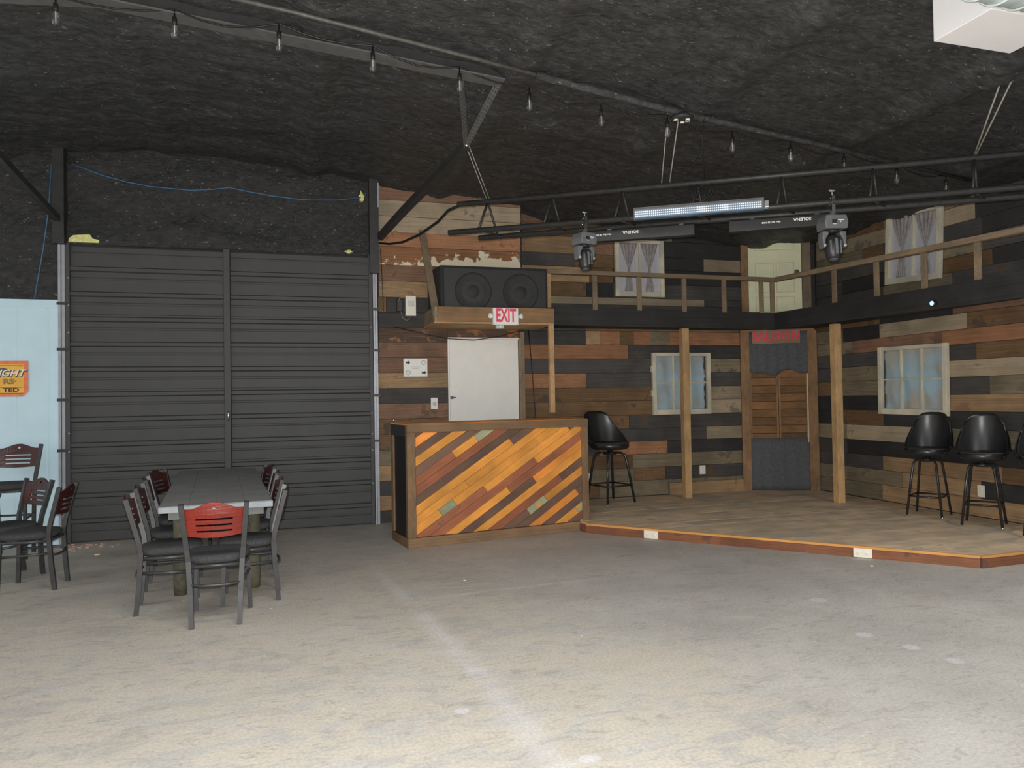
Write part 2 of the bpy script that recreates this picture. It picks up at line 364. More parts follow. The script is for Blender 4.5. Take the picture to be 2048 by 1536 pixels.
# back wall
m = MB().box(-6, .98, 9.08, 9.25, 0, 4.6).box(.98, 2.86, 9.035, 9.26, 0, 4.45).box(2.86, 6.42, 9.262, 9.4, 0, 4.2).box(6.40, 7.5, 9.40, 9.5, 0, 4.2)
wb = tag(obj('wall_back', m, FOAMW), 'back wall with black foam over the metal door and reclaimed wood planks', 'wall', kind='structure')
# foam sheets on the back wall, above the double door and at its left
def foam_sheet(xa, xb, za, zb, y, name):
    n1, n2 = int((xb-xa)/.05), int((zb-za)/.05); vv = []; fs = []
    for j in range(n2+1):
        for i in range(n1+1):
            x = xa+(xb-xa)*i/n1; z = za+(zb-za)*j/n2
            vv.append((x, y + .03*bumpn((x*.7, 1, z*1.5), 2.5)+.018*bumpn((x, 2, z), 9)+.03*math.sin(z*9+bumpn((x, 0, z), 1.5)*2)*.4, z))
    for j in range(n2):
        for i in range(n1):
            a = j*(n1+1)+i; fs.append((a, a+1, a+n1+2, a+n1+1))
    return obj(name, MB().shell(vv, fs, (0, .06, 0), True), FOAMW, wb)
foam_sheet(-2.42, .92, 3.27, 4.5, 8.99, 'sprayed_foam')
foam_sheet(-5.0, -2.46, 2.6, 4.5, 9.0, 'sprayed_foam')

ROWS_LEFT=[
(3.99,4.22,[(1.0,2.84,'R')]),
(3.79,3.99,[(1.0,2.84,'S')]),
(3.59,3.79,[(1.0,2.83,'S')]),
(3.41,3.59,[(1.0,2.83,'O')]),
(3.18,3.41,[(0.99,2.83,'P')]),
(2.98,3.18,[(0.99,2.82,'R')]),
(2.78,2.98,[(0.99,1.6,'T'),(1.6,2.82,'D')]),
(2.59,2.78,[(0.98,1.08,'B'),(1.08,2.82,'D')]),
(2.40,2.59,[(0.98,2.81,'D')]),
(2.22,2.40,[(0.98,2.81,'M')]),
(2.03,2.22,[(0.98,2.81,'R')]),
(1.84,2.03,[(0.98,2.8,'R')]),
(1.65,1.84,[(0.97,2.8,'T')]),
(1.46,1.65,[(0.97,2.8,'D')]),
(1.27,1.46,[(0.97,2.79,'R')]),
(1.08,1.27,[(0.97,2.79,'B')]),
(0.89,1.08,[(0.96,2.79,'B')]),
(0.70,0.89,[(0.96,2.78,'G')]),
(0.51,0.70,[(0.96,2.78,'T')]),
(0.33,0.51,[(0.96,2.78,'D')]),
(0.15,0.33,[(0.95,2.77,'T')]),
(0.00,0.15,[(0.95,2.77,'D')]),
]
ROWS_STAGE=[
(3.88,4.07,[(2.91,3.54,'R'),(3.54,6.29,'B')]),
(3.70,3.88,[(2.9,3.94,'R'),(3.94,5.18,'G'),(5.18,6.29,'K')]),
(3.47,3.70,[(2.9,2.96,'O'),(2.96,3.76,'T'),(3.76,4.26,'R'),(5.02,6.28,'K')]),
(3.29,3.47,[(2.9,3.68,'D'),(3.68,4.26,'B'),(5.02,5.68,'K'),(5.68,6.29,'S')]),
(3.08,3.29,[(2.89,3.89,'T'),(3.89,4.25,'B'),(5.01,6.29,'K')]),
(2.88,3.08,[(2.89,3.84,'B'),(3.84,4.25,'K'),(4.25,6.28,'D')]),
(2.78,2.88,[(2.89,5.68,'S'),(5.68,6.28,'D')]),
(2.60,2.78,[(2.88,6.28,'D')]),
(2.41,2.60,[(2.88,3.81,'D'),(3.81,4.79,'B'),(4.79,6.27,'G')]),
(2.22,2.41,[(2.88,3.82,'D'),(3.82,4.04,'T'),(4.04,4.33,'O'),(4.33,4.54,'B'),(4.54,4.79,'O'),(4.79,5.1,'G'),(5.1,6.27,'O')]),
(2.03,2.22,[(2.87,4.46,'O'),(4.46,6.26,'D')]),
(1.83,2.03,[(2.87,5.27,'D'),(5.27,6.26,'G')]),
(1.63,1.83,[(2.87,3.82,'O'),(3.82,5.33,'D'),(5.33,6.25,'D')]),
(1.44,1.63,[(2.86,5.24,'B'),(5.24,6.25,'S')]),
(1.24,1.44,[(2.86,5.24,'B'),(5.24,6.24,'S')]),
(1.05,1.24,[(2.86,4.45,'B'),(4.45,6.24,'D')]),
(0.87,1.05,[(2.85,3.85,'B'),(3.85,5.67,'D'),(5.67,6.23,'S')]),
(0.69,0.87,[(2.85,3.99,'D'),(3.99,5.04,'O'),(5.04,6.23,'K')]),
(0.50,0.69,[(2.85,4.49,'B'),(4.49,6.22,'G')]),
(0.32,0.50,[(2.84,4.51,'G'),(4.51,5.0,'B'),(5.0,6.22,'D')]),
(0.11,0.32,[(2.84,3.98,'B'),(3.98,5.04,'G'),(5.04,6.21,'G')]),
]
ROWS_RIGHT=[
(3.60,3.80,[(8.74,8.13,'G'),(8.13,7.49,'B'),(7.49,6.19,'G'),(6.19,4.44,'D')]),
(3.41,3.60,[(8.75,7.49,'G'),(7.49,6.19,'S'),(6.19,4.45,'K')]),
(3.22,3.41,[(8.75,7.87,'G'),(7.87,7.5,'B'),(7.5,6.11,'D'),(6.11,4.46,'K')]),
(3.04,3.22,[(8.76,7.51,'D'),(7.51,6.11,'G'),(6.11,4.46,'D')]),
(2.86,3.04,[(8.77,8.25,'D'),(8.25,7.51,'K'),(7.51,6.0,'B'),(6.0,4.47,'K')]),
(2.68,2.86,[(8.77,7.52,'D'),(7.52,6.5,'G'),(6.5,4.47,'D')]),
(2.52,2.68,[(8.78,4.48,'D')]),
(2.38,2.52,[(8.78,7.6,'B'),(7.6,6.51,'K'),(6.51,4.48,'R')]),
(2.20,2.38,[(8.79,8.26,'G'),(8.26,7.6,'K'),(7.6,6.33,'S'),(6.33,4.49,'B')]),
(2.03,2.20,[(8.8,8.09,'G'),(8.09,6.66,'R'),(6.66,4.49,'O')]),
(1.85,2.03,[(8.8,7.62,'D'),(7.62,6.22,'D'),(6.22,4.5,'B')]),
(1.66,1.85,[(8.81,8.34,'D'),(8.34,6.67,'G'),(6.67,4.5,'S')]),
(1.46,1.66,[(8.82,8.35,'B'),(8.35,7.26,'G'),(7.26,6.07,'D'),(6.07,4.51,'G')]),
(1.27,1.46,[(8.82,7.27,'K'),(7.27,4.51,'T')]),
(1.07,1.27,[(8.83,8.36,'K'),(8.36,7.58,'B'),(7.58,4.52,'K')]),
(0.87,1.07,[(8.84,8.23,'G'),(8.23,6.56,'S'),(6.56,4.53,'G')]),
(0.68,0.87,[(8.84,8.23,'D'),(8.23,4.53,'K')]),
(0.50,0.68,[(8.85,8.24,'D'),(8.24,7.6,'D'),(7.6,5.96,'T'),(5.96,4.54,'B')]),
(0.31,0.50,[(8.86,8.25,'G'),(8.25,7.3,'G'),(7.3,6.21,'T'),(6.21,4.54,'K')]),
(0.11,0.31,[(8.87,7.62,'G'),(7.62,4.55,'T')]),
]

random.seed(3)
def planks(rows, wall, horizontal):
    for za, zb, segs in rows:
        for a, b, k in segs:
            lo, hi = min(a, b), max(a, b); j = random.uniform(-.006, .006); t = random.uniform(.022, .034)
            if horizontal == 'L':
                if 2.2 < za < 2.26:                    # row that sits on the door head
                    obj('plank', MB().box(1.842, hi-.002, 9.035-t, 9.035, 2.288, zb-.002), PLANK[k], wall)
                if za < 2.26 and hi > 1.9:            # leave the doorway free
                    if lo < 1.84: obj('plank', MB().box(lo+.002, 1.838, 9.035-t, 9.035, za+.003, zb-.002), PLANK[k], wall)
                    continue
                m = MB().box(lo+.002, hi-.002, 9.035-t, 9.035, za+.003, zb-.002)
            elif horizontal == 'S': m = MB().box(lo+.002, hi-.002, 9.26-t, 9.26, za+.003, zb-.002)
            else: m = MB().box(7.26-t, 7.26, lo+.002, hi-.002, za+.003, zb-.002)
            obj('plank', m, PLANK[k], wall)
planks(ROWS_LEFT, wb, 'L')
planks([(a, b, [(max(p, 2.868), (6.41 if q > 6.15 else q), k) for p, q, k in s]) for a, b, s in ROWS_STAGE], wb, 'S')
m = MB().box(7.262, 7.42, 2.5, 9.5, 0, 4.0)
wr = tag(obj('wall_right', m, FOAMW), 'right stage wall of grey, brown and black reclaimed planks', 'wall', kind='structure')
planks(ROWS_RIGHT, wr, 'R')
obj('base_board', MB().box(5.04, 6.34, 9.19, 9.225, .105, .27), PLANK['T'], wb)
obj('side_board', MB().box(2.80, 2.85, 8.965, 9.0, 0, 2.36), GLUMBER, wb)
# exposed yellow insulation and chips on the black foam
def lump(cx, cz, rx, rz, y=8.955, cut=False):
    vv = [(cx, y-.012, cz)]; n = 14
    for k in range(n):
        a = 2*math.pi*k/n; q = 1+.35*random.uniform(-1, 1); z = math.sin(a)*rz*q
        vv.append((cx+math.cos(a)*rx*q, y, cz+(max(z, 0) if cut else z)))
    fs = [(0, 1+k, 1+(k+1) % n) for k in range(n)]
    return MB().shell(vv, fs, (0, .06, 0))
obj('exposed_insulation', lump(-2.2, 3.295, .15, .075, 8.94, True), YFOAM, wb)
obj('exposed_insulation', lump(.79, 4.0, .03, .055, 8.93), YFOAM, wb)
obj('exposed_insulation', lump(.63, 3.31, .04, .02, 8.93), YFOAM, wb)
# blue siding at far left
vv = []; z0, z1 = 0, 2.655; prof = []
x = -5.0
while x < -2.47:
    k = (x+5.0) % .30
    prof.append((x, 8.965 + (0.010 if k < .02 else 0))); x += .02
prof.append((-2.47, 8.965))
fs = [(i*2, i*2+2, i*2+3, i*2+1) for i in range(len(prof)-1)]
for x, y in prof: vv += [(x, y, z0), (x, y, z1)]
wl = tag(obj('wall_left', MB().shell(vv, fs, (0, .035, 0)), PALEBLUE), 'pale blue ribbed metal siding at the left of the black door', 'wall', kind='structure')
obj('cap_strip', MB().box(-5, -2.47, 8.955, 8.965, 2.56, 2.655), PALEBLUE, wl)

# double sliding door of horizontal corrugated steel
d1 = thing('door_1', 'large black double door of horizontal corrugated steel sheets', 'door', (-.75, 9.0, 0), kind='structure')
def sheet(xa, xb, za, zb):
    pts = []; per = .277; z = za
    key = [(0, 0), (.10, 0), (.112, .006), (.122, .006), (.134, 0), (.190, 0), (.203, .026), (.240, .026), (.253, 0), (.277, 0)]
    k0 = 0
    while za + k0*per < zb-1e-4:
        for dz, h in key[:-1]:
            zz = za+k0*per+dz
            if zz <= zb: pts.append((zz, h))
        k0 += 1
    pts.append((zb, 0)); vv = []
    for zz, h in pts: vv += [(xa, 8.985-h, zz), (xb, 8.985-h, zz)]
    fs = [(i*2, i*2+1, i*2+3, i*2+2) for i in range(len(pts)-1)]
    return MB().shell(vv, fs, (0, .012, 0))
for xa, xb in ((-2.385, -.795), (-.715, .90)):
    za = .015
    while za < 3.25:
        zb = min(za+.831, 3.285)
        obj('panel_sheet', sheet(xa, xb, za, zb-.004), DOORM, d1, world=True); za += .831
obj('centre_post', MB().box(-.79, -.72, 8.935, 8.99, .01, 3.285), DOORM, d1, bev=.004, world=True)
obj('edge_post', MB().box(-2.40, -2.36, 8.945, 8.985, .01, 3.285), DOORM, d1, world=True)
obj('edge_post', MB().box(.865, .905, 8.945, 8.985, .01, 3.285), DOORM, d1, world=True)
hd = obj('door_handle', MB().tube([(-.745, 8.925, 1.30), (-.745, 8.905, 1.32), (-.745, 8.905, 1.39), (-.745, 8.925, 1.41)], .008), CHROME, d1, world=True)
obj('lock', MB().lathe([(.016, 0), (.016, .02), (.006, .024)], 12, Matrix.Translation((-.745, 8.937, 1.36)) @ Matrix.Rotation(math.pi/2, 4, 'X')), CHROME, d1, world=True)
for s, xx in ((1, -2.37), (1, .885)):
    for zz in ((1.0, 1.2, 2.3, 2.6, 2.9) if xx < 0 else (.5, .9, 1.1, 1.35, 2.4)):
        obj('bolt', MB().lathe([(.011, 0), (.010, .006), (.004, .009)], 8, Matrix.Translation((xx, 8.945, zz)) @ Matrix.Rotation(math.pi/2, 4, 'X')), SILVER, d1, world=True)

def trim(name, label, xa, xb, za, zb, y):
    t = thing(name, label, 'trim', (xa, y, 0), kind='structure')
    obj('channel', MB().box(xa, xa+(xb-xa)*.42, y-.03, y+.02, za, zb), SILVER, t, world=True)
    obj('channel', MB().box(xa+(xb-xa)*.5, xb, y-.018, y+.02, za, zb), SILVER, t, world=True)
    for zz in (1.0, 1.55, 2.1, 2.6):
        obj('clip', MB().box(xa-.012, xb+.025, y-.036, y-.03, zz, zz+.03), BLACKM, t, world=True)
trim('trim_1', 'narrow galvanised trim beside the pale blue siding', -2.468, -2.405, 0, 3.26, 8.96)
trim('trim_2', 'narrow galvanised trim between black door and wood planks', .912, .965, 0, 3.05, 8.96)
t = tag(obj('trim_3', MB().box(.875, .985, 8.86, 9.0, 3.05, 4.25), BLACKM), 'black steel column above the right side of the double door', 'column', kind='structure')
obj('strip', MB().box(.972, .99, 8.85, 8.86, 3.85, 4.15), SILVER, t)
tag(obj('trim_4', MB().box(-2.50, -2.39, 8.86, 9.0, 3.26, 4.35), BLACKM), 'black steel column above the left side of the double door', 'column', kind='structure')

# white exit door
d2 = thing('door_2', 'plain white flush door behind the diagonal wood bar', 'door', (2.32, 9.0, 0), kind='structure')
obj('door_slab', MB().box(1.862, 2.768, 8.985, 9.03, .01, 2.262), WHITE, d2, bev=.003, world=True)
obj('door_frame', MB().box(2.775, 2.80, 8.955, 9.034, 0, 2.285), GLUMBER, d2, world=True)
obj('door_frame', MB().box(1.842, 1.86, 8.995, 9.034, 0, 2.285).box(1.842, 2.775, 8.98, 9.034, 2.264, 2.285), WHITE, d2, world=True)
obj('door_latch', MB().box(1.865, 1.90, 8.975, 8.985, 1.505, 1.545).tube([(1.885, 8.975, 1.525), (1.885, 8.955, 1.525), (1.925, 8.95, 1.525)], .008), GREYPL, d2, world=True)

# diagonal corner wall (saloon doorway below, pale yellow door above)
D0, D1 = Vector((6.275, 9.205, 0)), Vector((7.20, 8.79, 0)); DRZ = math.atan2(D1.y-D0.y, D1.x-D0.x); DL = (D1-D0).length
DS = DL/.935
wc = thing('wall_corner', 'diagonal corner wall holding the saloon doorway and upper yellow door', 'wall', D0, DRZ, kind='structure')
obj('backing', MB().box(-.06, DL+.08, .06, .12, 0, 3.95), PLANK['K'], wc)
obj('plank', MB().box(0, DL, .03, .06, 2.42, 2.70), PLANK['B'], wc)
d4 = thing('door_4', 'saloon doorway with louvred swing doors and black cloth in the stage corner', 'door', D0, DRZ, kind='structure')
obj('door_post', MB().box(-.03, .085, -.03, .06, .105, 2.44), TRIMW, d4, bev=.004)
obj('door_post', MB().box(.835, .955, -.03, .06, .105, 2.42), TRIMW, d4, bev=.004)
obj('header', MB().box(-.03, .93, -.035, .05, 2.41, 2.50), TRIMW, d4, bev=.004)
sb = obj('sign_board', MB().box(.12, .74, -.05, -.02, 2.235, 2.43), GLUMBER, d4, bev=.003)
sb['label'] = 'rough board lettered SALOON in red'
text('lettering', 'SALOON', .19, REDPAINT, sb, (.43, -.053, 2.335), sx=.80, bold=.004)
def cloth(x0, x1, ztop, zbot_f, y, amp, freq, mat, name, parent, nx=40, nz_=8, ph=0.0):
    vv = []; fs = []
    for j in range(nz_+1):
        for i in range(nx+1):
            u = i/nx; x = x0+(x1-x0)*u; zb = zbot_f(u); z = ztop+(zb-ztop)*j/nz_
            vv.append((x, y+amp*math.sin(freq*u*2*math.pi+ph+.6*math.sin(3*u+j*.15))*(.5+.5*j/nz_), z))
    for j in range(nz_):
        for i in range(nx):
            a = j*(nx+1)+i; fs.append((a, a+1, a+nx+2, a+nx+1))
    return obj(name, MB().shell(vv, fs, (0, .004, 0), True), mat, parent)
cl = cloth(.07, .85, 2.42, lambda u: 1.81+.035*math.cos(u*9)-.02*math.sin(u*17), -.004, .010, 6, BLACKCLOTH, 'black_curtain', d4)
cloth(.07, .85, .86, lambda u: .112, -.005, .006, 5, BLACKCLOTH, 'black_curtain', d4)
for k, (a, b) in enumerate(((.09, .455), (.462, .835))):
    lf = obj('swing_leaf', MB().box(a, a+.022, .015, .045, .80, 1.90).box(b-.022, b, .015, .045, .80, 1.90), TRIMW, d4)
    n = 9
    for q in range(n):
        z = .82+q*(1.04/n)
        vm = MB().prism([(a+.022, z), (b-.022, z), (b-.022, z+.108), (a+.022, z+.108)], .022+.010*(q % 2), .040)
        obj('louvre_slat', vm, LOUVRE[(q*2+k) % 3], lf)
obj('white_strip', MB().box(.822, .840, -.012, .012, .80, 1.84), CREAM, d4)

d3 = thing('door_3', 'pale yellow panelled door above the saloon doorway on the balcony', 'door', D0, DRZ, kind='structure')
obj('door_slab', MB().box(.10, .79, .0, .045, 2.66, 3.95), YELLOWP, d3)
for a, b, z0_, z1_ in ((.19, .70, 3.60, 3.9), (.19, .43, 2.98, 3.42), (.46, .70, 2.98, 3.42), (.19, .43, 2.70, 2.92), (.46, .70, 2.70, 2.92)):
    q = MB().box(a, b, -.003, 0, z0_, z0_+.012).box(a, b, -.003, 0, z1_-.012, z1_).box(a, a+.012, -.003, 0, z0_, z1_).box(b-.012, b, -.003, 0, z0_, z1_)
    obj('door_panel', MB().box(a+.03, b-.03, -.008, 0, z0_+.03, z1_-.03), YELLOWP, d3, bev=.003)
    obj('moulding', q, YELLOW_SHADE, d3, bev=.002)
obj('door_knob', MB().lathe([(.026, 0), (.012, .01), (.012, .03), (.03, .045), (.026, .06), (.008, .066)], 14, Matrix.Translation((.72, 0, 3.27)) @ Matrix.Rotation(math.pi/2, 4, 'X')), GREYM, d3)
obj('door_post', MB().box(.0, .095, -.035, .05, 2.55, 3.9), TRIMW, d3)
obj('door_post', MB().box(.795, .90, -.035, .05, 2.55, 3.9), GLUMBER, d3)

for q_ in (d3, d4): q_.scale = (DS, 1, 1)

# ------------------------------------------------------------------ stage
A_, B_, C_ = (3.08, 7.50), (5.54, 4.79), (7.24, 4.80)
stg = thing('stage', 'low wooden stage with worn deck in front of the plank walls', 'stage', (5.0, 7.0, 0), kind='structure')
poly = [(2.95, 9.22), (3.08, 7.50), (5.54, 4.79), (7.22, 4.80), (7.22, 8.84), (6.36, 9.22)]
def clip_y(poly, ya, yb):
    for sgn, lim in ((1, ya), (-1, -yb)):
        o = []
        for (x1_, y1_), (x2_, y2_) in zip(poly, poly[1:]+poly[:1]):
            i1, i2 = sgn*y1_ >= lim, sgn*y2_ >= lim
            if i1: o.append((x1_, y1_))
            if i1 != i2:
                t = (lim*sgn-y1_)/(y2_-y1_); o.append((x1_+(x2_-x1_)*t, lim*sgn))
        poly = o
        if not poly: return []
    return poly
y = 4.79
while y < 9.22:
    q = clip_y(poly, y, min(y+.236, 9.22))
    if len(q) > 2: obj('deck_board', MB().slab(q[::-1], .082, .105+random.uniform(-.0012, .0012)), STAGETOP, stg, world=True)
    y += .238
def edge(a, b, splits, zt=.082):
    a, b = Vector((*a, 0)), Vector((*b, 0)); d = (b-a)
    nrm = Vector((d.y, -d.x, 0)).normalized()
    for u0, u1 in zip(splits, splits[1:]):
        p, q = a+d*u0, a+d*u1
        obj('fascia_board', MB().beam(p+nrm*.012+Vector((0, 0, zt/2)), q+nrm*.012+Vector((0, 0, zt/2)), .024, zt), FASCIA, stg, world=True)
    obj('nosing', MB().beam(a+nrm*.014+Vector((0, 0, .0945)), b+nrm*.014+Vector((0, 0, .0945)), .028, .022), NOSING, stg, world=True)
edge(A_, B_, (0, .40, .62, 1)); edge(B_, C_, (0, 1))
obj('fascia_board', MB().beam((2.95, 9.2, .041), (3.07, 7.52, .041), .024, .08), FASCIA, stg, world=True)

# ================================================================== BALCONY
Z3 = lambda x, y, z: (x, y, z)
bal = thing('balcony', 'narrow balcony with lumber railing and black fascia above the stage', 'balcony', (6.5, 8.72, 2.4))
K0, K1, K2 = (3.06, 8.74), (6.47, 8.74), (6.5, 4.4)
obj('fascia', MB().beam((3.06, 8.75, 2.555), (6.50, 8.75, 2.53), .04, .24), PLANK['K'], bal, world=True)
obj('fascia', MB().beam((6.50, 8.77, 2.53), (6.50, 4.4, 2.465), .04, .235), PLANK['K'], bal, world=True)
fl_ = MB().slab([(3.06, 8.77), (6.52, 8.77), (6.52, 4.4), (7.195, 4.4), (7.195, 8.80), (6.40, 9.21), (3.06, 9.21)], 2.44, 2.475)
obj('balcony_floor', fl_, PLANK['K'], bal, world=True)
obj('top_rail', MB().beam((3.08, 8.73, 3.115), (6.49, 8.73, 3.115), .09, .055), GLUMBER, bal, bev=.004, world=True)
obj('top_rail', MB().beam((6.50, 8.74, 3.115), (6.50, 4.4, 2.965), .09, .06), GLUMBER, bal, bev=.004, world=True)
obj('end_post', MB().box(3.085, 3.135, 8.70, 8.75, 2.655, 3.09), LUMBER, bal, bev=.003, world=True)
for x in (3.75, 4.39, 5.06, 5.68, 6.28, 6.46):
    obj('baluster', MB().box(x-.033, x+.033, 8.72, 8.745, 2.64, 3.095), GLUMBER, bal, bev=.003, world=True)
for y_ in (7.55, 6.86, 6.19, 5.55, 4.9):
    zt = 2.965+.15*(y_-4.4)/4.34
    obj('baluster', MB().box(6.49, 6.515, y_-.035, y_+.035, zt-.44, zt-.02), GLUMBER, bal, bev=.003, world=True)
for x, y_, zt, lab in ((5.085, 8.80, 2.415, 'square lumber post in front of the back wall window'), (6.61, 7.68, 2.385, 'square lumber post right of the saloon doorway')):
    p_ = tag(obj('support_post', MB().box(x-.05, x+.05, y_-.05, y_+.05, .106, zt), LUMBER, bev=.006), lab, 'post', 'posts under the balcony')

# small blue lamp on the fascia
t = thing('indicator_lamp', 'small round blue-white lamp on the black balcony fascia', 'lamp', (6.465, 6.04, 2.43))
R90 = Matrix.Rotation(-math.pi/2, 4, 'Y')
obj('housing', MB().lathe([(.03, -.01), (.035, .0), (.035, .025), (.028, .032)], 16, R90), BLACKPL, t)
obj('lens', MB().lathe([(.026, .03), (.022, .04), (.01, .044)], 16, R90), plain('blue_white_lens', (.38, .58, 1.0), rough=.2, emit=1.3, vary=.02), t)

# ================================================================== WINDOWS (sashes hung on the plank walls)
GLASS, nt, p = newmat('window_glass')
tr = N(nt, 'ShaderNodeBsdfTransparent'); gl = N(nt, 'ShaderNodeBsdfGlossy'); gl.inputs['Roughness'].default_value = .08
mxs = N(nt, 'ShaderNodeMixShader'); mxs.inputs[0].default_value = .05
nt.links.new(tr.outputs[0], mxs.inputs[1]); nt.links.new(gl.outputs[0], mxs.inputs[2]); nt.links.new(mxs.outputs[0], nt.nodes['Material Output'].inputs[0])
BACKP = plain('white_backing', c(172, 172, 176), rough=.6, vary=.04)
GAUZE = plain('grey_gauze_curtain', c(136, 130, 130), rough=.9, vary=.25, scale=16)
def bluecloth(name, xc, xw, zc, greyish):
    m, nt, p = newmat(name); L = nt.links.new
    tc = N(nt, 'ShaderNodeTexCoord'); nz = N(nt, 'ShaderNodeTexNoise'); nz.inputs['Scale'].default_value = 3.2; nz.inputs['Detail'].default_value = 5; L(tc.outputs['Object'], nz.inputs['Vector'])
    rp = N(nt, 'ShaderNodeValToRGB'); rp.color_ramp.elements[0].position = .42; rp.color_ramp.elements[1].position = .60
    rp.color_ramp.elements[0].color = (*c(140, 165, 176), 1); rp.color_ramp.elements[1].color = (*greyish, 1)
    L(nz.outputs['Fac'], rp.inputs[0]); L(rp.outputs[0], p.inputs['Base Color']); p.inputs['Roughness'].default_value = .9
    return m
BLUE1 = bluecloth('blue_cloth_a', 0, 1, 0, c(140, 148, 150)); BLUE2 = bluecloth('blue_cloth_b', 0, 1, 0, c(150, 148, 140))
def sash(name, label, loc, rz, W, H, cols, rows, tilt=0.0):
    """hung sash; local x right, y into the wall, z up from the sash bottom"""
    t = thing(name, label, 'window', loc, rz, kind='structure'); t.rotation_euler = (0, tilt, rz)
    fw = .058
    obj('stile', MB().box(0, fw, -.05, 0, 0, H), CREAM, t, bev=.004); obj('stile', MB().box(W-fw, W, -.05, 0, 0, H), CREAM, t, bev=.004)
    obj('rail', MB().box(fw, W-fw, -.048, 0, 0, fw*1.25), CREAM, t, bev=.004); obj('rail', MB().box(fw, W-fw, -.048, 0, H-fw*.8, H), CREAM, t, bev=.004)
    iw, ih = W-2*fw, H-fw*2.05; z0_ = fw*1.25
    for k in range(1, cols): obj('muntin', MB().box(fw+iw*k/cols-.011, fw+iw*k/cols+.011, -.04, -.004, z0_, z0_+ih), CREAM, t)
    for k in range(1, rows): obj('muntin', MB().box(fw, fw+iw, -.036, -.006, z0_+ih*k/rows-.008, z0_+ih*k/rows+.008), CREAM, t)
    for a in range(cols):
        for b in range(rows):
            obj('pane', MB().box(fw+iw*a/cols+.012, fw+iw*(a+1)/cols-.012, -.026, -.023, z0_+ih*b/rows+.009, z0_+ih*(b+1)/rows-.009), GLASS, t)
    return t, fw, iw, z0_, ih
def tied_curtain(t, xa, xb, z0_, ih, y):
    n1, n2 = 26, 24; vv = []; fs = []; xm = (xa+xb)/2; hw = (xb-xa)/2
    for j in range(n2+1):
        v = j/n2                                   # 0 top .. 1 bottom
        wd = hw*(.98-.90*min(1, v/.53)**1.15) if v < .53 else hw*(.08+.42*((v-.53)/.47)**.8)
        for i in range(n1+1):
            u = -1+2*i/n1
            vv.append((xm+u*wd, y+.006*math.sin(u*14)*(.4+wd/hw), z0_+ih*(1-v)))
    for j in range(n2):
        for i in range(n1):
            a = j*(n1+1)+i; fs.append((a, a+1, a+n1+2, a+n1+1))
    obj('curtain', MB().shell(vv, fs, (0, .003, 0), True), GAUZE, t)
UPZ = .80
w1, fw, iw, z0_, ih = sash('window_1', 'white framed upper window with tied gauze curtains on the back wall', (4.262, 9.225, 2.895), 0, .752, UPZ, 2, 1)
obj('backing', MB().box(fw*.6, .752-fw*.6, -.006, 0, .03, UPZ-.03), BACKP, w1)
for k in range(2): tied_curtain(w1, fw+iw*k/2+.02, fw+iw*(k+1)/2-.02, z0_, ih, -.017)
w2, fw, iw, z0_, ih = sash('window_2', 'white framed upper window with tied gauze curtains on the right wall', (7.222, 7.44, 2.86), -math.pi/2, .82, .86, 2, 1, math.radians(3.2))
obj('backing', MB().box(fw*.6, .82-fw*.6, -.006, 0, .03, .83), BACKP, w2)
for k in range(2): tied_curtain(w2, fw+iw*k/2+.02, fw+iw*(k+1)/2-.02, z0_, ih, -.017)
w3, fw, iw, z0_, ih = sash('window_3', 'cream six-pane window with blue cloth behind a post on back wall', (4.80, 9.225, 1.235), 0, .925, .875, 3, 2)
obj('backing', MB().box(fw*.6, .925-fw*.6, -.004, .0, .03, .84), PLANK['K'], w3)
def torn(t, xa, xb, za, zb, y, mat, side):
    n1, n2 = 30, 30; vv = []; fs = []
    for j in range(n2+1):
        v = j/n2; rag = .022*noise.noise(Vector((v*7, side*3.1, 0)))+.02*noise.noise(Vector((v*17, side*5, 2)))
        for i in range(n1+1):
            u = i/n1; lo, hi = xa, xb
            if side > 0: hi = xb-.035+rag
            else: lo = xa+.03+rag
            vv.append((lo+(hi-lo)*u, y+.006*math.sin(u*22+3*v)+.005*math.sin(v*13+u*9), za+(zb-za)*v))
    for j in range(n2):
        for i in range(n1):
            a = j*(n1+1)+i; fs.append((a, a+1, a+n1+2, a+n1+1))
    obj('cloth', MB().shell(vv, fs, (0, .002, 0), True), mat, t)
torn(w3, fw, fw+iw, z0_, z0_+ih, -.016, BLUE1, 1)
obj('hinge', MB().box(-.02, 0, -.05, -.01, .60, .69), CREAM, w3); obj('hinge', MB().box(-.02, 0, -.05, -.01, .26, .35), CREAM, w3)
w4, fw, iw, z0_, ih = sash('window_4', 'cream six-pane window with blue cloth on the right wall above stools', (7.222, 7.60, 1.225), -math.pi/2, 1.03, .85, 3, 2, math.radians(.8))
obj('backing', MB().box(fw*.6, 1.03-fw*.6, -.004, .0, .03, .82), PLANK['K'], w4)
torn(w4, fw, fw+iw, z0_, z0_+ih, -.016, BLUE2, -1)

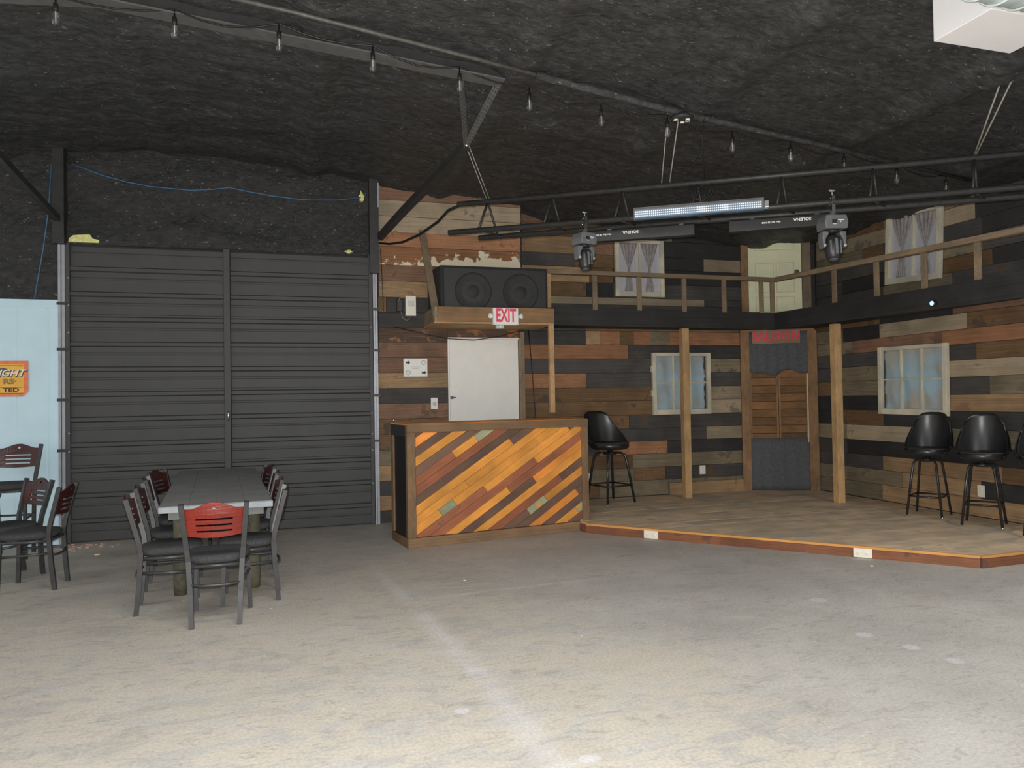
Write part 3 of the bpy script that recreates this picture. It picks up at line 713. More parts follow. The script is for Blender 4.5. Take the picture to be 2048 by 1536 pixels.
# ================================================================== DIAGONAL BAR
BRZ = math.atan2(.33, 2.11)
bar = thing('bar_counter', 'bar counter faced with diagonal yellow, brown and red boards', 'bar counter', (1.065, 7.372, 0), BRZ)
BW, BH, BD = 2.136, 1.258, .56
YEL = wood('bar_yellow', c(196, 134, 62, .70), contrast=.2, rnd=.12, patch=c(150, 120, 70, .70), patch_amt=.34, patch_scale=7, grain=(2, 2, 9))
ORG = wood('bar_orange', c(208, 132, 62, .70), contrast=.15, rnd=.08, grain=(2, 2, 9))
BRN = wood('bar_brown', c(100, 78, 66, .70), contrast=.2, rnd=.12, grain=(2, 2, 9))
RED = wood('bar_red_brown', c(138, 86, 62, .70), contrast=.25, rnd=.12, patch=c(110, 84, 70, .70), patch_amt=.36, patch_scale=6, grain=(2, 2, 9))
TEAL = wood('bar_teal', c(142, 146, 118, .70), contrast=.25, rnd=.1, patch=c(186, 138, 70, .70), patch_amt=.45, patch_scale=7, grain=(2, 2, 9))
BFR = wood('bar_frame', c(112, 90, 68, .70), contrast=.22, rnd=.08, grain=(2, 2, 7))
obj('carcass', MB().box(.02, BW-.02, .03, BD-.03, .02, BH-.03), plain('bar_black_inside', (.012, .012, .014), rough=.5), bar)
fx0, fx1, fz0, fz1 = .095, BW-.085, .105, BH-.085
ANG = math.radians(31.5); dx, dz = math.cos(ANG), math.sin(ANG)
def clip_rect(poly):
    for ax, lim, s in ((0, fx0, 1), (0, fx1, -1), (1, fz0, 1), (1, fz1, -1)):
        o = []
        for p_, q_ in zip(poly, poly[1:]+poly[:1]):
            i1, i2 = s*p_[ax] >= s*lim-1e-9, s*q_[ax] >= s*lim-1e-9
            if i1: o.append(p_)
            if i1 != i2:
                t_ = (lim-p_[ax])/(q_[ax]-p_[ax]); o.append((p_[0]+(q_[0]-p_[0])*t_, p_[1]+(q_[1]-p_[1])*t_))
        poly = o
        if len(poly) < 3: return []
    return poly
# strips counted from the top left corner; each: list of (start x fraction along the panel, material)
STR = [[(0, BRN)], [(0, ORG)], [(0, BRN)], [(0, YEL)], [(0, BRN)], [(0, RED), (.20, YEL), (.33, TEAL), (.46, YEL)], [(0, RED)], [(0, BRN)],
       [(0, YEL), (.54, BRN)], [(0, YEL), (.27, YEL)], [(0, YEL), (.12, TEAL), (.2, YEL), (.7, YEL), (.86, TEAL)], [(0, RED), (.38, YEL), (.90, BRN)], [(0, RED), (.69, YEL)],
       [(0, YEL), (.52, RED)], [(0, BRN), (.68, ORG)], [(0, YEL)], [(0, RED), (.85, BRN)], [(0, BRN), (.64, TEAL), (.75, YEL)], [(0, BRN)],
       [(0, ORG), (.955, BRN)], [(0, BRN)], [(0, YEL), (.95, TEAL)], [(0, BRN)], [(0, YEL)]]
VST = .0995                                            # vertical pitch of a strip
zs = fz1-.055
for k, segs in enumerate(STR):
    zt = (fz1+.045) - VST*k                          # top edge of the strip at x = fx0
    for i, (u0, mt) in enumerate(segs):
        xa = fx0+(fx1-fx0)*u0; xb = fx0+(fx1-fx0)*(segs[i+1][0] if i+1 < len(segs) else 1.0)
        g = .0018; tn = math.tan(ANG)
        if i == 0: xa -= .3
        if i+1 == len(segs): xb += .3
        cut = .05 if i else 0; cut2 = .05 if i+1 < len(segs) else 0   # ends cut square to the board
        P_ = [(xa+g+cut, zt-VST+g+(xa+cut-fx0)*tn), (xb-g+cut2, zt-VST+g+(xb+cut2-fx0)*tn), (xb-g, zt-g+(xb-fx0)*tn), (xa+g, zt-g+(xa-fx0)*tn)]
        q = clip_rect(P_)
        if len(q) < 3: continue
        # board mesh in its own rotated frame so the grain follows the diagonal
        loc = [((x-fx0)*dx+(z-fz0)*dz, -(x-fx0)*dz+(z-fz0)*dx) for x, z in q]
        o = obj('diagonal_board', MB().prism(loc, -random.uniform(.012, .018), .03), mt, bar)
        o.location = (fx0, .0, fz0); o.rotation_euler = (0, -ANG, 0)
obj('frame_rail', MB().box(0, BW, -.035, .03, 0, .10), BFR, bar, bev=.004)
obj('frame_rail', MB().box(0, BW, -.035, .03, BH-.09, BH-.005), BFR, bar, bev=.004)
obj('frame_post', MB().box(0, .09, -.03, .03, .10, BH-.09), BFR, bar, bev=.004)
obj('frame_post', MB().box(BW-.085, BW, -.03, .03, .10, BH-.09), BFR, bar, bev=.004)
obj('frame_post', MB().box(0, .04, BD-.08, BD, .10, BH-.12), BFR, bar, bev=.004)
obj('side_rail', MB().box(0, .03, .03, BD, 0, .09), BFR, bar, bev=.003)
obj('side_rail', MB().box(0, .035, .03, BD, BH-.13, BH-.01), BLACKM, bar, bev=.003)
obj('bar_top', MB().box(-.0, BW, -.02, BD, BH-.02, BH), ORG, bar, bev=.004)
obj('peg', MB().tube([(.03, BD-.03, BH), (.03, BD-.03, BH+.05)], .009), CHROME, bar)

# ================================================================== SHELF, SPEAKER, EXIT SIGN
sh = thing('speaker_shelf', 'wooden wall shelf with angled brace and hanging post above door', 'shelf', (2.3, 8.65, 2.4))
obj('front_board', MB().box(1.585, 3.02, 8.28, 8.32, 2.41, 2.585), TRIMW, sh, bev=.004, world=True)
obj('side_board', MB().box(1.55, 1.585, 8.30, 9.0, 2.41, 2.585), GLUMBER, sh, bev=.004, world=True)
obj('side_board', MB().box(2.985, 3.02, 8.32, 9.0, 2.41, 2.585), GLUMBER, sh, bev=.004, world=True)
obj('bottom_panel', MB().box(1.545, 3.02, 8.30, 9.0, 2.39, 2.41), LUMBER, sh, world=True)
obj('brace', MB().beam((1.525, 8.93, 3.61), (1.575, 8.31, 2.46), .035, .085, up=(1, 0, 0)), GLUMBER, sh, bev=.004, world=True)
obj('hanging_post', MB().box(2.96, 3.02, 8.30, 8.36, 1.32, 2.39), LUMBER, sh, bev=.004, world=True)
sp = thing('speaker', 'large black two-woofer speaker cabinet on the wooden shelf', 'speaker', (2.3, 8.7, 2.412))
prof = [(1.64, 8.38), (2.975, 8.38), (2.975, 8.97), (1.60, 8.97), (1.60, 8.78)]
CAB = plain('black_speaker_carpet', (.030, .030, .030), rough=.9, vary=.3, scale=60)
obj('cabinet', MB().slab(prof, 2.413, 3.085), CAB, sp, bev=.01, world=True)
obj('grille', MB().box(1.68, 2.945, 8.36, 8.38, 2.44, 3.055), plain('speaker_grille', (.036, .036, .037), rough=.6, vary=.3, scale=120), sp, bev=.006, world=True)
CONE = plain('speaker_cone', (.038, .038, .038), rough=.8)
for x in (2.03, 2.62):
    M_ = Matrix.Translation((x, 8.36, 2.78)) @ Matrix.Rotation(math.pi/2, 4, 'X')
    wf = obj('woofer', MB().lathe([(.225, -.01), (.225, .006), (.205, .012), (.19, .004), (.08, -.004), (.075, .004), (.03, .012)], 32, M_), CONE, sp, world=True)
    obj('woofer_rim', MB().tube([(x+.215*math.cos(a*math.pi/16), 8.352, 2.78+.215*math.sin(a*math.pi/16)) for a in range(32)], .008, 6, closed=True), CAB, wf, world=False).location = Vector((0, 0, 0)) - sp.location

ex = thing('exit_sign', 'white exit sign with red letters and two lamp heads', 'exit sign', (2.385, 8.25, 2.37))
obj('sign_body', MB().box(2.23, 2.54, 8.205, 8.275, 2.372, 2.572), WHITE, ex, bev=.008, world=True)
def extext(): 
    o = text('lettering', 'EXIT', .215, REDLET, ex, (0, -.047, .105), sx=.56, bold=.006); return o
extext()
for s, x in ((-1, 2.205), (1, 2.575)):
    hm = obj('lamp_head', MB().lathe([(.012, -.03), (.026, -.02), (.031, .012), (.030, .022)], 16, Matrix.Translation((x, 8.22, 2.475)) @ Matrix.Rotation(math.pi/2, 4, 'X') @ Matrix.Rotation(.5*s, 4, 'Y')), WHITE, ex, world=True)
    obj('lamp_arm', MB().tube([(x-s*.03, 8.235, 2.46), (x, 8.235, 2.472)], .01), WHITE, ex, world=True)
sx_ = thing('sensor_box', 'small clear plastic sensor box hanging below the exit sign', 'sensor', (2.335, 8.30, 2.38))
obj('housing', MB().box(2.29, 2.385, 8.29, 8.34, 2.335, 2.388), plain('clear_grey_plastic', c(150, 168, 166), rough=.2, vary=.1), sx_, bev=.006, world=True)
obj('lens', MB().lathe([(.02, 0), (.016, .012), (.006, .016)], 12, Matrix.Translation((2.338, 8.29, 2.36)) @ Matrix.Rotation(math.pi/2, 4, 'X')), WHITE, sx_, world=True)

sg = thing('arrow_sign', 'white notice with two black arrows and ringed faces on planks', 'sign', (1.43, 9.0, 1.79))
obj('board', MB().box(1.28, 1.58, 8.985, 9.0, 1.79, 2.02), WHITE, sg, bev=.006, world=True)
def arrow(cx, cz): return MB().prism([(cx-.028, cz-.011), (cx+.002, cz-.011), (cx+.002, cz-.024), (cx+.03, cz), (cx+.002, cz+.024), (cx+.002, cz+.011), (cx-.028, cz+.011)], 8.982, 8.985)
obj('arrow', arrow(1.335, 1.967), BLACKPRINT, sg, world=True); obj('arrow', arrow(1.535, 1.842), BLACKPRINT, sg, world=True)
for cx, cz in ((1.53, 1.965), (1.337, 1.843)):
    rg = obj('ring', MB().tube([(cx+.026*math.cos(a*math.pi/10), 8.984, cz+.026*math.sin(a*math.pi/10)) for a in range(20)], .0022, 5, closed=True), BLACKPRINT, sg, world=True)
    obj('ring_mark', MB().box(cx-.013, cx+.013, 8.982, 8.985, cz-.003, cz+.002), FAINT, sg, world=True)
for k, (wd, z) in enumerate(((.13, 1.912), (.10, 1.892))):
    obj('faint_print', MB().box(1.43-wd/2, 1.43+wd/2, 8.983, 8.985, z-.004, z+.004), FAINT, sg, world=True)

def plate(name, label, loc, rz, W, H, mat, kind='outlet', group=None):
    t = thing(name, label, 'outlet' if kind != 'switch' else 'switch', loc, rz, group)
    obj('cover_plate', MB().box(-W/2, W/2, -.012, 0, 0, H), mat, t, bev=.003)
    if kind == 'switch':
        obj('dial', MB().lathe([(.024, 0), (.024, .008), (.018, .014), (.006, .015)], 16, Matrix.Translation((0, -.012, H/2)) @ Matrix.Rotation(math.pi/2, 4, 'X')), FAINT, t)
    else:
        for k in (-1, 1):
            cx, cz = (k*W*.22, H/2) if W > H else (0, H/2+k*H*.2)
            rc = obj('receptacle', MB().lathe([(.016, 0), (.016, .003), (.014, .004)], 12, Matrix.Translation((cx, -.012, cz)) @ Matrix.Rotation(math.pi/2, 4, 'X')), mat, t)
            obj('slot', MB().box(cx-.007, cx-.004, -.0175, -.0155, cz-.004, cz+.006).box(cx+.004, cx+.007, -.0175, -.0155, cz-.004, cz+.006), FAINT, rc)
    return t
plate('dimmer_switch', 'white wall plate with round dial between planks and white door', (1.66, 9.0, 1.38), 0, .085, .145, WHITE, 'switch')
plate('wall_outlet', 'ivory outlet plate low on the back wall near the saloon doorway', (5.58, 9.225, .37), 0, .095, .125, IVORY)
plate('wall_outlet', 'ivory outlet plate low on the right wall behind the stools', (7.222, 6.2, .33), -math.pi/2, .085, .13, IVORY)
plate('wall_outlet', 'ivory outlet plate low on the back wall behind the single stool', (3.80, 9.225, .34), 0, .07, .12, IVORY)
FRZ = math.atan2(B_[1]-A_[1], B_[0]-A_[0]); fd = Vector((math.cos(FRZ), math.sin(FRZ), 0)); fn = Vector((-math.sin(FRZ), math.cos(FRZ), 0))
for u, lab in ((.205, 'ivory outlet plate on the stage front nearest the bar'), (.755, 'ivory outlet plate on the stage front farther from the bar')):
    q = Vector((*A_, 0))+fd*(u*3.66)-fn*.026
    plate('stage_outlet', lab, (q.x, q.y, .004), FRZ, .155, .082, IVORY)

al = thing('control_box', 'white electrical control box with black junction and wires on planks', 'control box', (1.37, 9.0, 2.54))
obj('box_cover', MB().box(1.31, 1.44, 8.94, 9.0, 2.545, 2.795), IVORY, al, bev=.006, world=True)
obj('label_print', MB().box(1.335, 1.42, 8.938, 8.94, 2.66, 2.73), FAINT, al, world=True)
obj('junction', MB().box(1.205, 1.275, 8.95, 9.0, 2.60, 2.75), BLACKPL, al, bev=.006, world=True)
obj('wire', MB().tube([(1.225, 8.95, 2.72), (1.235, 8.93, 2.755), (1.27, 8.93, 2.772), (1.315, 8.96, 2.77)], .004, 6), ROPE, al, world=True)
obj('wire', MB().tube([(1.25, 8.95, 2.60), (1.27, 8.93, 2.52), (1.31, 8.93, 2.485), (1.35, 8.93, 2.50), (1.365, 8.96, 2.55)], .004, 6), ROPE, al, world=True)

# beer sign on the blue siding
BS = thing('tin_sign', 'orange tin beer sign with white lettering on pale blue siding', 'sign', (-3.02, 8.955, 1.61))
TIN = plain('orange_yellow_tin', c(214, 150, 62), rough=.35, vary=.12, scale=9); TINR = plain('rusty_orange_border', c(196, 104, 68), rough=.4, vary=.15, scale=12)
q = [(-.62, 0), (.21, 0), (.262, .05), (.262, .38), (-.62, .38)]
obj('border', MB().prism(q, -.008, 0), TINR, BS)
obj('field', MB().prism([(-.58, .035), (.215, .035), (.225, .07), (.225, .345), (-.58, .345)], -.011, -.008), TIN, BS)
obj('ridge', MB().prism([(-.1, .275), (-.02, .30), (.04, .305), (.10, .285), (.15, .275)], -.013, -.011), GREYM, BS)
for z in (.098, .033, .328): obj('rule', MB().box(-.58, .215, -.0125, -.011, z-.002, z+.003), BLACKPRINT, BS)
text('lettering', 'IGHT', .105, BLACKPRINT, BS, (.108, -.0125, .243), shear=.35, sx=1.0, bold=.006, ext=.001)
text('lettering', 'IGHT', .105, WHITE, BS, (.105, -.015, .247), shear=.35, sx=1.0, bold=.002, ext=.001)
text('lettering', 'RS\u00b7', .075, plain('olive_print', c(120, 100, 60), rough=.5), BS, (.095, -.013, .158), sx=1.25, ext=.001, bold=.004)
text('lettering', 'TED', .058, BLACKPRINT, BS, (.105, -.013, .068), sx=1.4, bold=.0015, ext=.001)

# ================================================================== CHAIRS AND TABLES
def back_panel(zb, zt, hwb, hwt, crest, ylow, yhigh, curve):
    """curved wood back with three slots and a round hole; sheet grid with holes turned into a solid"""
    xs = [-1, -.9, -.78, -.64, -.5, -.36, -.22, -.09, .09, .22, .36, .5, .64, .78, .9, 1]
    H = zt-zb
    zr = [0, .14, .21, .36, .43, .58, .65, .80, 1.0]               # slots: rows 1,3,5 ; row 7 holds the hole
    vv = []; idx = {}; fs = []
    def pos(u, v):
        hw = hwb+(hwt-hwb)*v; z = zb+H*v
        if v > .8: z += crest*((v-.8)/.2)*max(0, math.cos(min(1, abs(u)/.8)*math.pi/2))**1.6 + (v-.8)/.2*.0
        if v < .14: z -= .012*(1-(u*u))*(1-v/.14)
        y = ylow+(yhigh-ylow)*v - curve*(1-u*u)
        return (u*hw, y, z)
    for j, v in enumerate(zr):
        for i, u in enumerate(xs): idx[i, j] = len(vv); vv.append(pos(u, v))
    for j in range(len(zr)-1):
        for i in range(len(xs)-1):
            uc = (xs[i]+xs[i+1])/2
            if j in (1, 3, 5) and abs(uc) < (.60 if j == 1 else .66): continue
            if j == 7 and i == 7:
                # ring around a round hole
                co = [idx[7, 7], idx[8, 7], idx[8, 8], idx[7, 8]]
                cen = sum((Vector(vv[k]) for k in co), Vector())/4; n = 12; r = .013
                ring = []
                for k in range(n):
                    a = -3*math.pi/4+2*math.pi*k/n; ring.append(len(vv)); vv.append((cen.x+r*math.cos(a), cen.y, cen.z+r*.85*math.sin(a)))
                for q in range(4):
                    b0 = [ring[(q*3+s) % n] for s in range(4)]
                    fs.append((co[q], co[(q+1) % 4], b0[3], b0[2], b0[1], b0[0]))
                continue
            fs.append((idx[i, j], idx[i+1, j], idx[i+1, j+1], idx[i, j+1]))
    return MB().shell(vv, fs, (0, .013, 0))
def cushion(hw_f, hw_b, yb, yf, z0_, z1_):
    """rounded upholstered pad: rings of a superellipse outline shrinking toward top and bottom"""
    n = 28; prof = [(.90, z0_), (1.0, z0_+.25*(z1_-z0_)), (1.02, z0_+.55*(z1_-z0_)), (.96, z0_+.82*(z1_-z0_)), (.80, z1_-.004), (.45, z1_)]
    vv = []; fs = []; yc = (yb+yf)/2; hl = (yf-yb)/2
    for s, z in prof:
        for k in range(n):
            a = 2*math.pi*k/n; cx, cy = math.cos(a), math.sin(a); e = .62
            x = math.copysign(abs(cx)**e, cx); y = math.copysign(abs(cy)**e, cy)
            hw = hw_b+(hw_f-hw_b)*(y+1)/2
            vv.append((x*hw*s, yc+y*hl*s, z))
    for i in range(len(prof)-1):
        for k in range(n): fs.append((i*n+k, i*n+(k+1) % n, (i+1)*n+(k+1) % n, (i+1)*n+k))
    fs.append(tuple(range(n))[::-1]); fs.append(tuple((len(prof)-1)*n+k for k in range(n)))
    return MB().add(vv, fs, True)
def make_chair(label, group, wood_mat, rise=0.0):
    t = thing('dining_chair' if not rise else 'bar_chair', label, 'chair', group=group); R = rise
    sq = dict(n=4, smooth=False, rot=math.pi/4)
    for s in (-1, 1):
        obj('rear_leg', MB().tube([(s*.150, -.20, 0), (s*.158, -.178, .22+R*.5), (s*.170, -.165, .44+R), (s*.178, -.175, .52+R), (s*.205, -.255, .835+R)], .023, **sq), CHAIRM, t)
        lg = obj('front_leg', MB().tube([(s*.200, .195, 0), (s*.190, .18, .40+R)], .021, **sq), CHAIRM, t)
        obj('foot_glide', MB().lathe([(.014, 0), (.014, .006), (.010, .008)], 8, Matrix.Translation((s*.200, .195, -.001))), SILVER, lg)
    obj('seat', cushion(.222, .185, -.185, .235, .415+R, .480+R), FABRIC, t)
    obj('seat_frame', MB().tube([(s*x, y, .402+R) for s, x, y in ((1, .17, -.165), (1, .195, 0), (1, .19, .17), (1, .12, .20), (-1, .12, .20), (-1, .19, .17), (-1, .195, 0), (-1, .17, -.165))], .014, 6, closed=True), CHAIRM, t)
    for s in (-1, 1):
        obj('stretcher', MB().tube([(s*.160, -.175, .30+R*.4), (s*.19, .0, .295+R*.4), (s*.195, .185, .29+R*.4)], .011, 6), CHAIRM, t)
    obj('stretcher', MB().tube([(-.160, -.178, .285+R*.4), (-.08, -.205, .278+R*.4), (.08, -.205, .278+R*.4), (.160, -.178, .285+R*.4)], .011, 6), CHAIRM, t)
    obj('back_panel', back_panel(.615+R, .80+R, .172, .190, .045, -.206, -.250, .035), wood_mat, t)
    return t
chA = make_chair('charcoal chair with bright red slotted back at the near table end', 'chairs at the long table', REDMAHOG)
chA.location = (-.535, 5.48, 0); chA.rotation_euler = (0, 0, .01)
chairD = make_chair('charcoal chair with dark mahogany back, left side nearest the camera', 'chairs at the long table', MAHOG)
def put(src, label, x, y, rz, group):
    q = src if not src.get('used') else copy_tree(src)
    src['used'] = 1
    if 'used' in q and q is not src: del q['used']
    q['label'] = label; q['group'] = group; q.location = (x, y, 0); q.rotation_euler = (0, 0, rz); return q
AX = math.radians(5.4)
G1 = 'chairs at the long table'
ord_l = ['nearest the camera', 'second from the camera', 'third from the camera', 'farthest from the camera']
for k, (x, y, rz) in enumerate(((-.92, 5.90, -math.pi/2+AX), (-.985, 6.60, -math.pi/2+AX*.6), (-1.05, 7.28, -math.pi/2+AX*1.3), (-1.10, 7.97, -math.pi/2-.22))):
    put(chairD, 'charcoal chair with mahogany back, left side of long table, '+ord_l[k], x, y, rz, G1)
for k, (x, y, rz) in enumerate(((-.345, 5.97, math.pi/2+AX*.3), (-.40, 6.72, math.pi/2+AX*1.4), (-.45, 7.42, math.pi/2+AX*.8), (-.52, 8.10, math.pi/2+AX+.15))):
    src = chairD
    q = put(src, 'charcoal chair with mahogany back, right side of long table, '+ord_l[k], x, y, rz, G1)
G2 = 'chairs at the small round table'
put(chairD, 'charcoal chair facing left beside the pale blue wall, nearest the camera', -2.10, 6.95, math.pi/2-.05, G2)
put(chairD, 'charcoal chair turned toward the round table, behind the nearer one', -2.44, 7.44, math.radians(135), G2)
if 'used' in chairD: del chairD['used']
chT = make_chair('tall charcoal bar chair with mahogany slotted back against pale blue siding', G2, MAHOG, .27)
chT.location = (-2.76, 8.42, 0); chT.rotation_euler = (0, 0, math.pi)

tb = thing('long_table', 'long grey-topped table with steel edging and round timber legs', 'table', (-.705, 7.23, 0), AX)
TOPM = plain('dark_grey_tabletop', (.22, .22, .216), rough=.6, vary=.12, scale=5); STEEL = plain('brushed_steel_edge', (.20, .215, .225), rough=.4, metal=.3, vary=.1)
TW, TL, TZ = .77, 3.0, .765
nb = 4
for k in range(nb):
    a = -TW/2+TW*k/nb
    obj('table_board', MB().box(a+.0004, a+TW/nb-.0004, -TL/2, TL/2, TZ-.025, TZ), TOPM, tb, bev=.002)
for s in (-1, 1):
    obj('edge_strip', MB().box(-TW/2, TW/2, s*TL/2-.006, s*TL/2+.006, TZ-.048, TZ-.004), STEEL, tb, bev=.002)
    obj('edge_strip', MB().box(s*TW/2-.006, s*TW/2+.006, -TL/2, TL/2, TZ-.048, TZ-.004), STEEL, tb, bev=.002)
    obj('edge_strip', MB().box(-TW/2+.06, TW/2-.06, s*(TL/2-.04)-.02, s*(TL/2-.04)+.02, TZ-.10, TZ-.048), GREYM, tb)
    obj('apron', MB().box(s*(TW/2-.08)-.015, s*(TW/2-.08)+.015, -TL/2+.1, TL/2-.1, TZ-.11, TZ-.026), GREYM, tb)
    LEGW = wood('treated_timber', c(100, 97, 80, 1.2), contrast=.35, rnd=.1) if s < 0 else LEGW
    for ly in (-.95, 1.22):
        obj('leg', MB().lathe([(.050, 0), (.054, .1), (.053, .4), (.055, TZ-.03)], 12, Matrix.Translation((s*.27, ly, 0))), LEGW, tb)
rt = thing('round_table', 'small dark round table cut off by the left picture edge', 'table', (-2.87, 7.29, 0))
obj('table_top', MB().lathe([(.36, .700), (.395, .712), (.40, .735), (.39, .742)], 36), plain('dark_round_top', (.05, .05, .05), rough=.4), rt)
obj('pedestal', MB().lathe([(.04, .02), (.035, .08), (.035, .68), (.10, .70)], 14), CHAIRM, rt)
obj('base', MB().lathe([(.25, 0), (.25, .015), (.06, .035)], 24), CHAIRM, rt)

# ================================================================== BAR STOOLS
def make_stool(label, group):
    t = thing('bar_stool', label, 'stool', group=group)
    n = 36
    obj('seat', MB().lathe([(.17, .665), (.205, .675), (.218, .70), (.215, .735), (.195, .752), (.10, .76)], n), VINYL, t)
    obj('seat_piping', MB().tube([(.214*math.cos(2*math.pi*k/32), .214*math.sin(2*math.pi*k/32), .742) for k in range(32)], .006, 6, closed=True), FABRIC, t)
    # wrap-around bucket back: arc on the -y side, taller in the middle
    vv = []; fs = []; n1, n2 = 28, 10; span = math.radians(112)
    for j in range(n2+1):
        v = j/n2
        for i in range(n1+1):
            u = -1+2*i/n1; a = -math.pi/2+u*span*(1-.46*v**1.2)
            top = .75+.385*(1-.82*abs(u)**4.2)
            r = .205+.045*math.sin(v*2.2)
            z = .70+(top-.70)*v
            vv.append((r*math.cos(a), r*math.sin(a)-.035*v, z))
    for j in range(n2):
        for i in range(n1):
            a = j*(n1+1)+i; fs.append((a, a+1, a+n1+2, a+n1+1))
    bk = MB(); nn = len(vv); out = [(x*1.09, y*1.09-.004, z) for x, y, z in vv]; cnt = {}
    for q in fs:
        for a, b in zip(q, q[1:]+q[:1]): cnt[(a, b)] = 1
    F = [q[::-1] for q in fs]+[tuple(i+nn for i in q) for q in fs]+[(a, b, b+nn, a+nn) for (a, b) in cnt if (b, a) not in cnt]
    o = obj('backrest', bk.add(vv+out, F, True), VINYL, t)
    obj('swivel', MB().lathe([(.07, .60), (.075, .625), (.03, .635), (.03, .668)], 16), BLACKPL, t)
    for k in range(2):
        a = math.pi/4+k*math.pi/2; ca, sa = math.cos(a), math.sin(a)
        for s in (-1, 1):
            pts = [(s*ca*.27, s*sa*.27, .012), (s*ca*.205, s*sa*.205, .42), (s*ca*.175, s*sa*.175, .575), (s*ca*.15, s*sa*.15, .612), (s*ca*.11, s*sa*.11, .622), (0, 0, .622)]
            lg = obj('leg', MB().tube(pts, .0145, 8), TUBEM, t)
            obj('foot_cap', MB().lathe([(.012, 0), (.014, .012), (.012, .022)], 8, Matrix.Translation((s*ca*.271, s*sa*.271, 0))), CHROME, lg)
    pts = [(.245*math.cos(math.pi/4+k*math.pi/2), .245*math.sin(math.pi/4+k*math.pi/2), .225) for k in range(4)]
    for k in range(4): obj('foot_rail', MB().tube([pts[k], pts[(k+1) % 4]], .0095, 8), TUBEM, t)
    return t
TUBEM = plain('black_chrome_tube', (.045, .045, .047), rough=.2, metal=.5, vary=.05)
st = make_stool('black vinyl bar stool standing alone beside the bar counter', 'black bar stools on the stage'); st.location = (3.96, 8.82, .106); st.rotation_euler = (0, 0, math.radians(-166))
for lab, x, y_, r in (('black vinyl bar stool at right wall, left of three', 6.80, 6.50, 118), ('black vinyl bar stool at right wall, middle of three', 6.80, 5.82, 124), ('black vinyl bar stool at right wall, cut by picture edge', 6.82, 5.17, 125)):
    q = copy_tree(st); q['label'] = lab; q.location = (x, y_, .106); q.rotation_euler = (0, 0, math.radians(r)); q.scale = (.92, .92, 1.02)

st.scale = (1.17, 1.17, 1.06)
# ================================================================== ROOF STEEL
rb = thing('roof_beam', 'black steel roof beam crossing the ceiling from ridge to wire hanger', 'beam', (-.8, 5.56, 4.1))
for xa, xb in ((-4.5, -1.3), (-1.3, 1.62)):
    obj('flange', MB().beam((xa, 5.56, roofz(xa)-.105), (xb, 5.56, roofz(xb)-.105), .15, .012), GREYM, rb, world=True)
    obj('web', MB().beam((xa, 5.56, roofz(xa)-.05), (xb, 5.56, roofz(xb)-.05), .02, .12), BLACKM, rb, world=True)
hg = thing('wall_brace', 'black diagonal brace with slotted hanger arms from column to beam', 'brace', (1.0, 8.9, 3.5))
AP = Vector((1.529, 6.488, 3.84))
obj('brace_tube', MB().tube([(.995, 8.90, 3.49), (1.15, 8.15, 3.60), tuple(AP)], .05, 4, smooth=False, rot=math.pi/4), BLACKM, hg, world=True)
def slotted(a, b):
    a, b = Vector(a), Vector(b); d = (b-a); L_ = d.length; d.normalize(); side = d.cross(Vector((0, 1, 0))).normalized()
    o = obj('slotted_arm', MB().beam(a, b, .055, .006, up=(0, 1, 0)), GREYM, hg, world=True)
    h = MB(); n = int(L_/.05)
    for k in range(1, n):
        for s in (-1, 1):
            q = a+d*(L_*k/n)+side*.013*s+Vector((0, -.0045, -.001)); h.beam(q-d*.007, q+d*.007, .008, .003, up=(0, 1, 0))
    s_ = obj('slot_holes', h, BLACKPRINT, o); s_['kind'] = 'stuff'; s_.location = -hg.location
slotted(AP, (1.595, 5.546, 4.06)); slotted(AP, (1.275, 5.57, 4.09))
obj('bolt', MB().lathe([(.014, -.05), (.014, .02), (.02, .022), (.018, .034)], 8, Matrix.Translation(AP) @ Matrix.Rotation(math.pi/2, 4, 'X')), CHROME, hg, world=True)
lb = thing('wall_brace', 'dark diagonal brace rising left from the column at the siding', 'brace', (-2.45, 8.88, 3.55))
obj('brace_tube', MB().tube([(-2.45, 8.88, 3.52), (-2.72, 7.9, 3.93), (-2.80, 7.2, 4.2)], .045, 4, smooth=False, rot=math.pi/4), BLACKM, lb, world=True)
pp = thing('ceiling_conduit', 'long foam-speckled conduit pipe crossing the ceiling under the foam', 'pipe', (0, 5.3, 4.1))
PIPEM = plain('speckled_conduit', c(76, 75, 69, .9), rough=.5, vary=.3, scale=20)
cpts = [(-1.0, 5.15, 4.29), (.02, 5.213, 4.215), (1.22, 5.324, 4.115), (1.9, 5.40, 4.06)]
obj('pipe', MB().tube(cpts, .017, 8), PIPEM, pp, world=True)
obj('pipe', MB().tube([(1.85, 5.40, 4.062), (3.25, 5.52, 3.935), (4.74, 5.577, 3.80), (6.6, 5.69, 3.64)], [.032, .032, .026, .018], 8), FOAM, pp, world=True)
jb = tag(obj('ceiling_fixture', MB().lathe([(.09, 0), (.10, .02), (.05, .06)], 14, Matrix.Translation((3.22, 5.53, 3.88))), BLACKM), 'small black round ceiling box where the ropes meet the conduit', 'fixture')
for k, (dx_, dy_) in enumerate(((-.065, -.01), (.02, .03), (.05, -.01), (.03, -.045))):
    e_ = obj('bright_knockout', MB().lathe([(.022, 0), (.02, .008), (.01, .01)], 10, Matrix.Translation((3.22+dx_, 5.53+dy_, 3.868))), IVORY, jb)

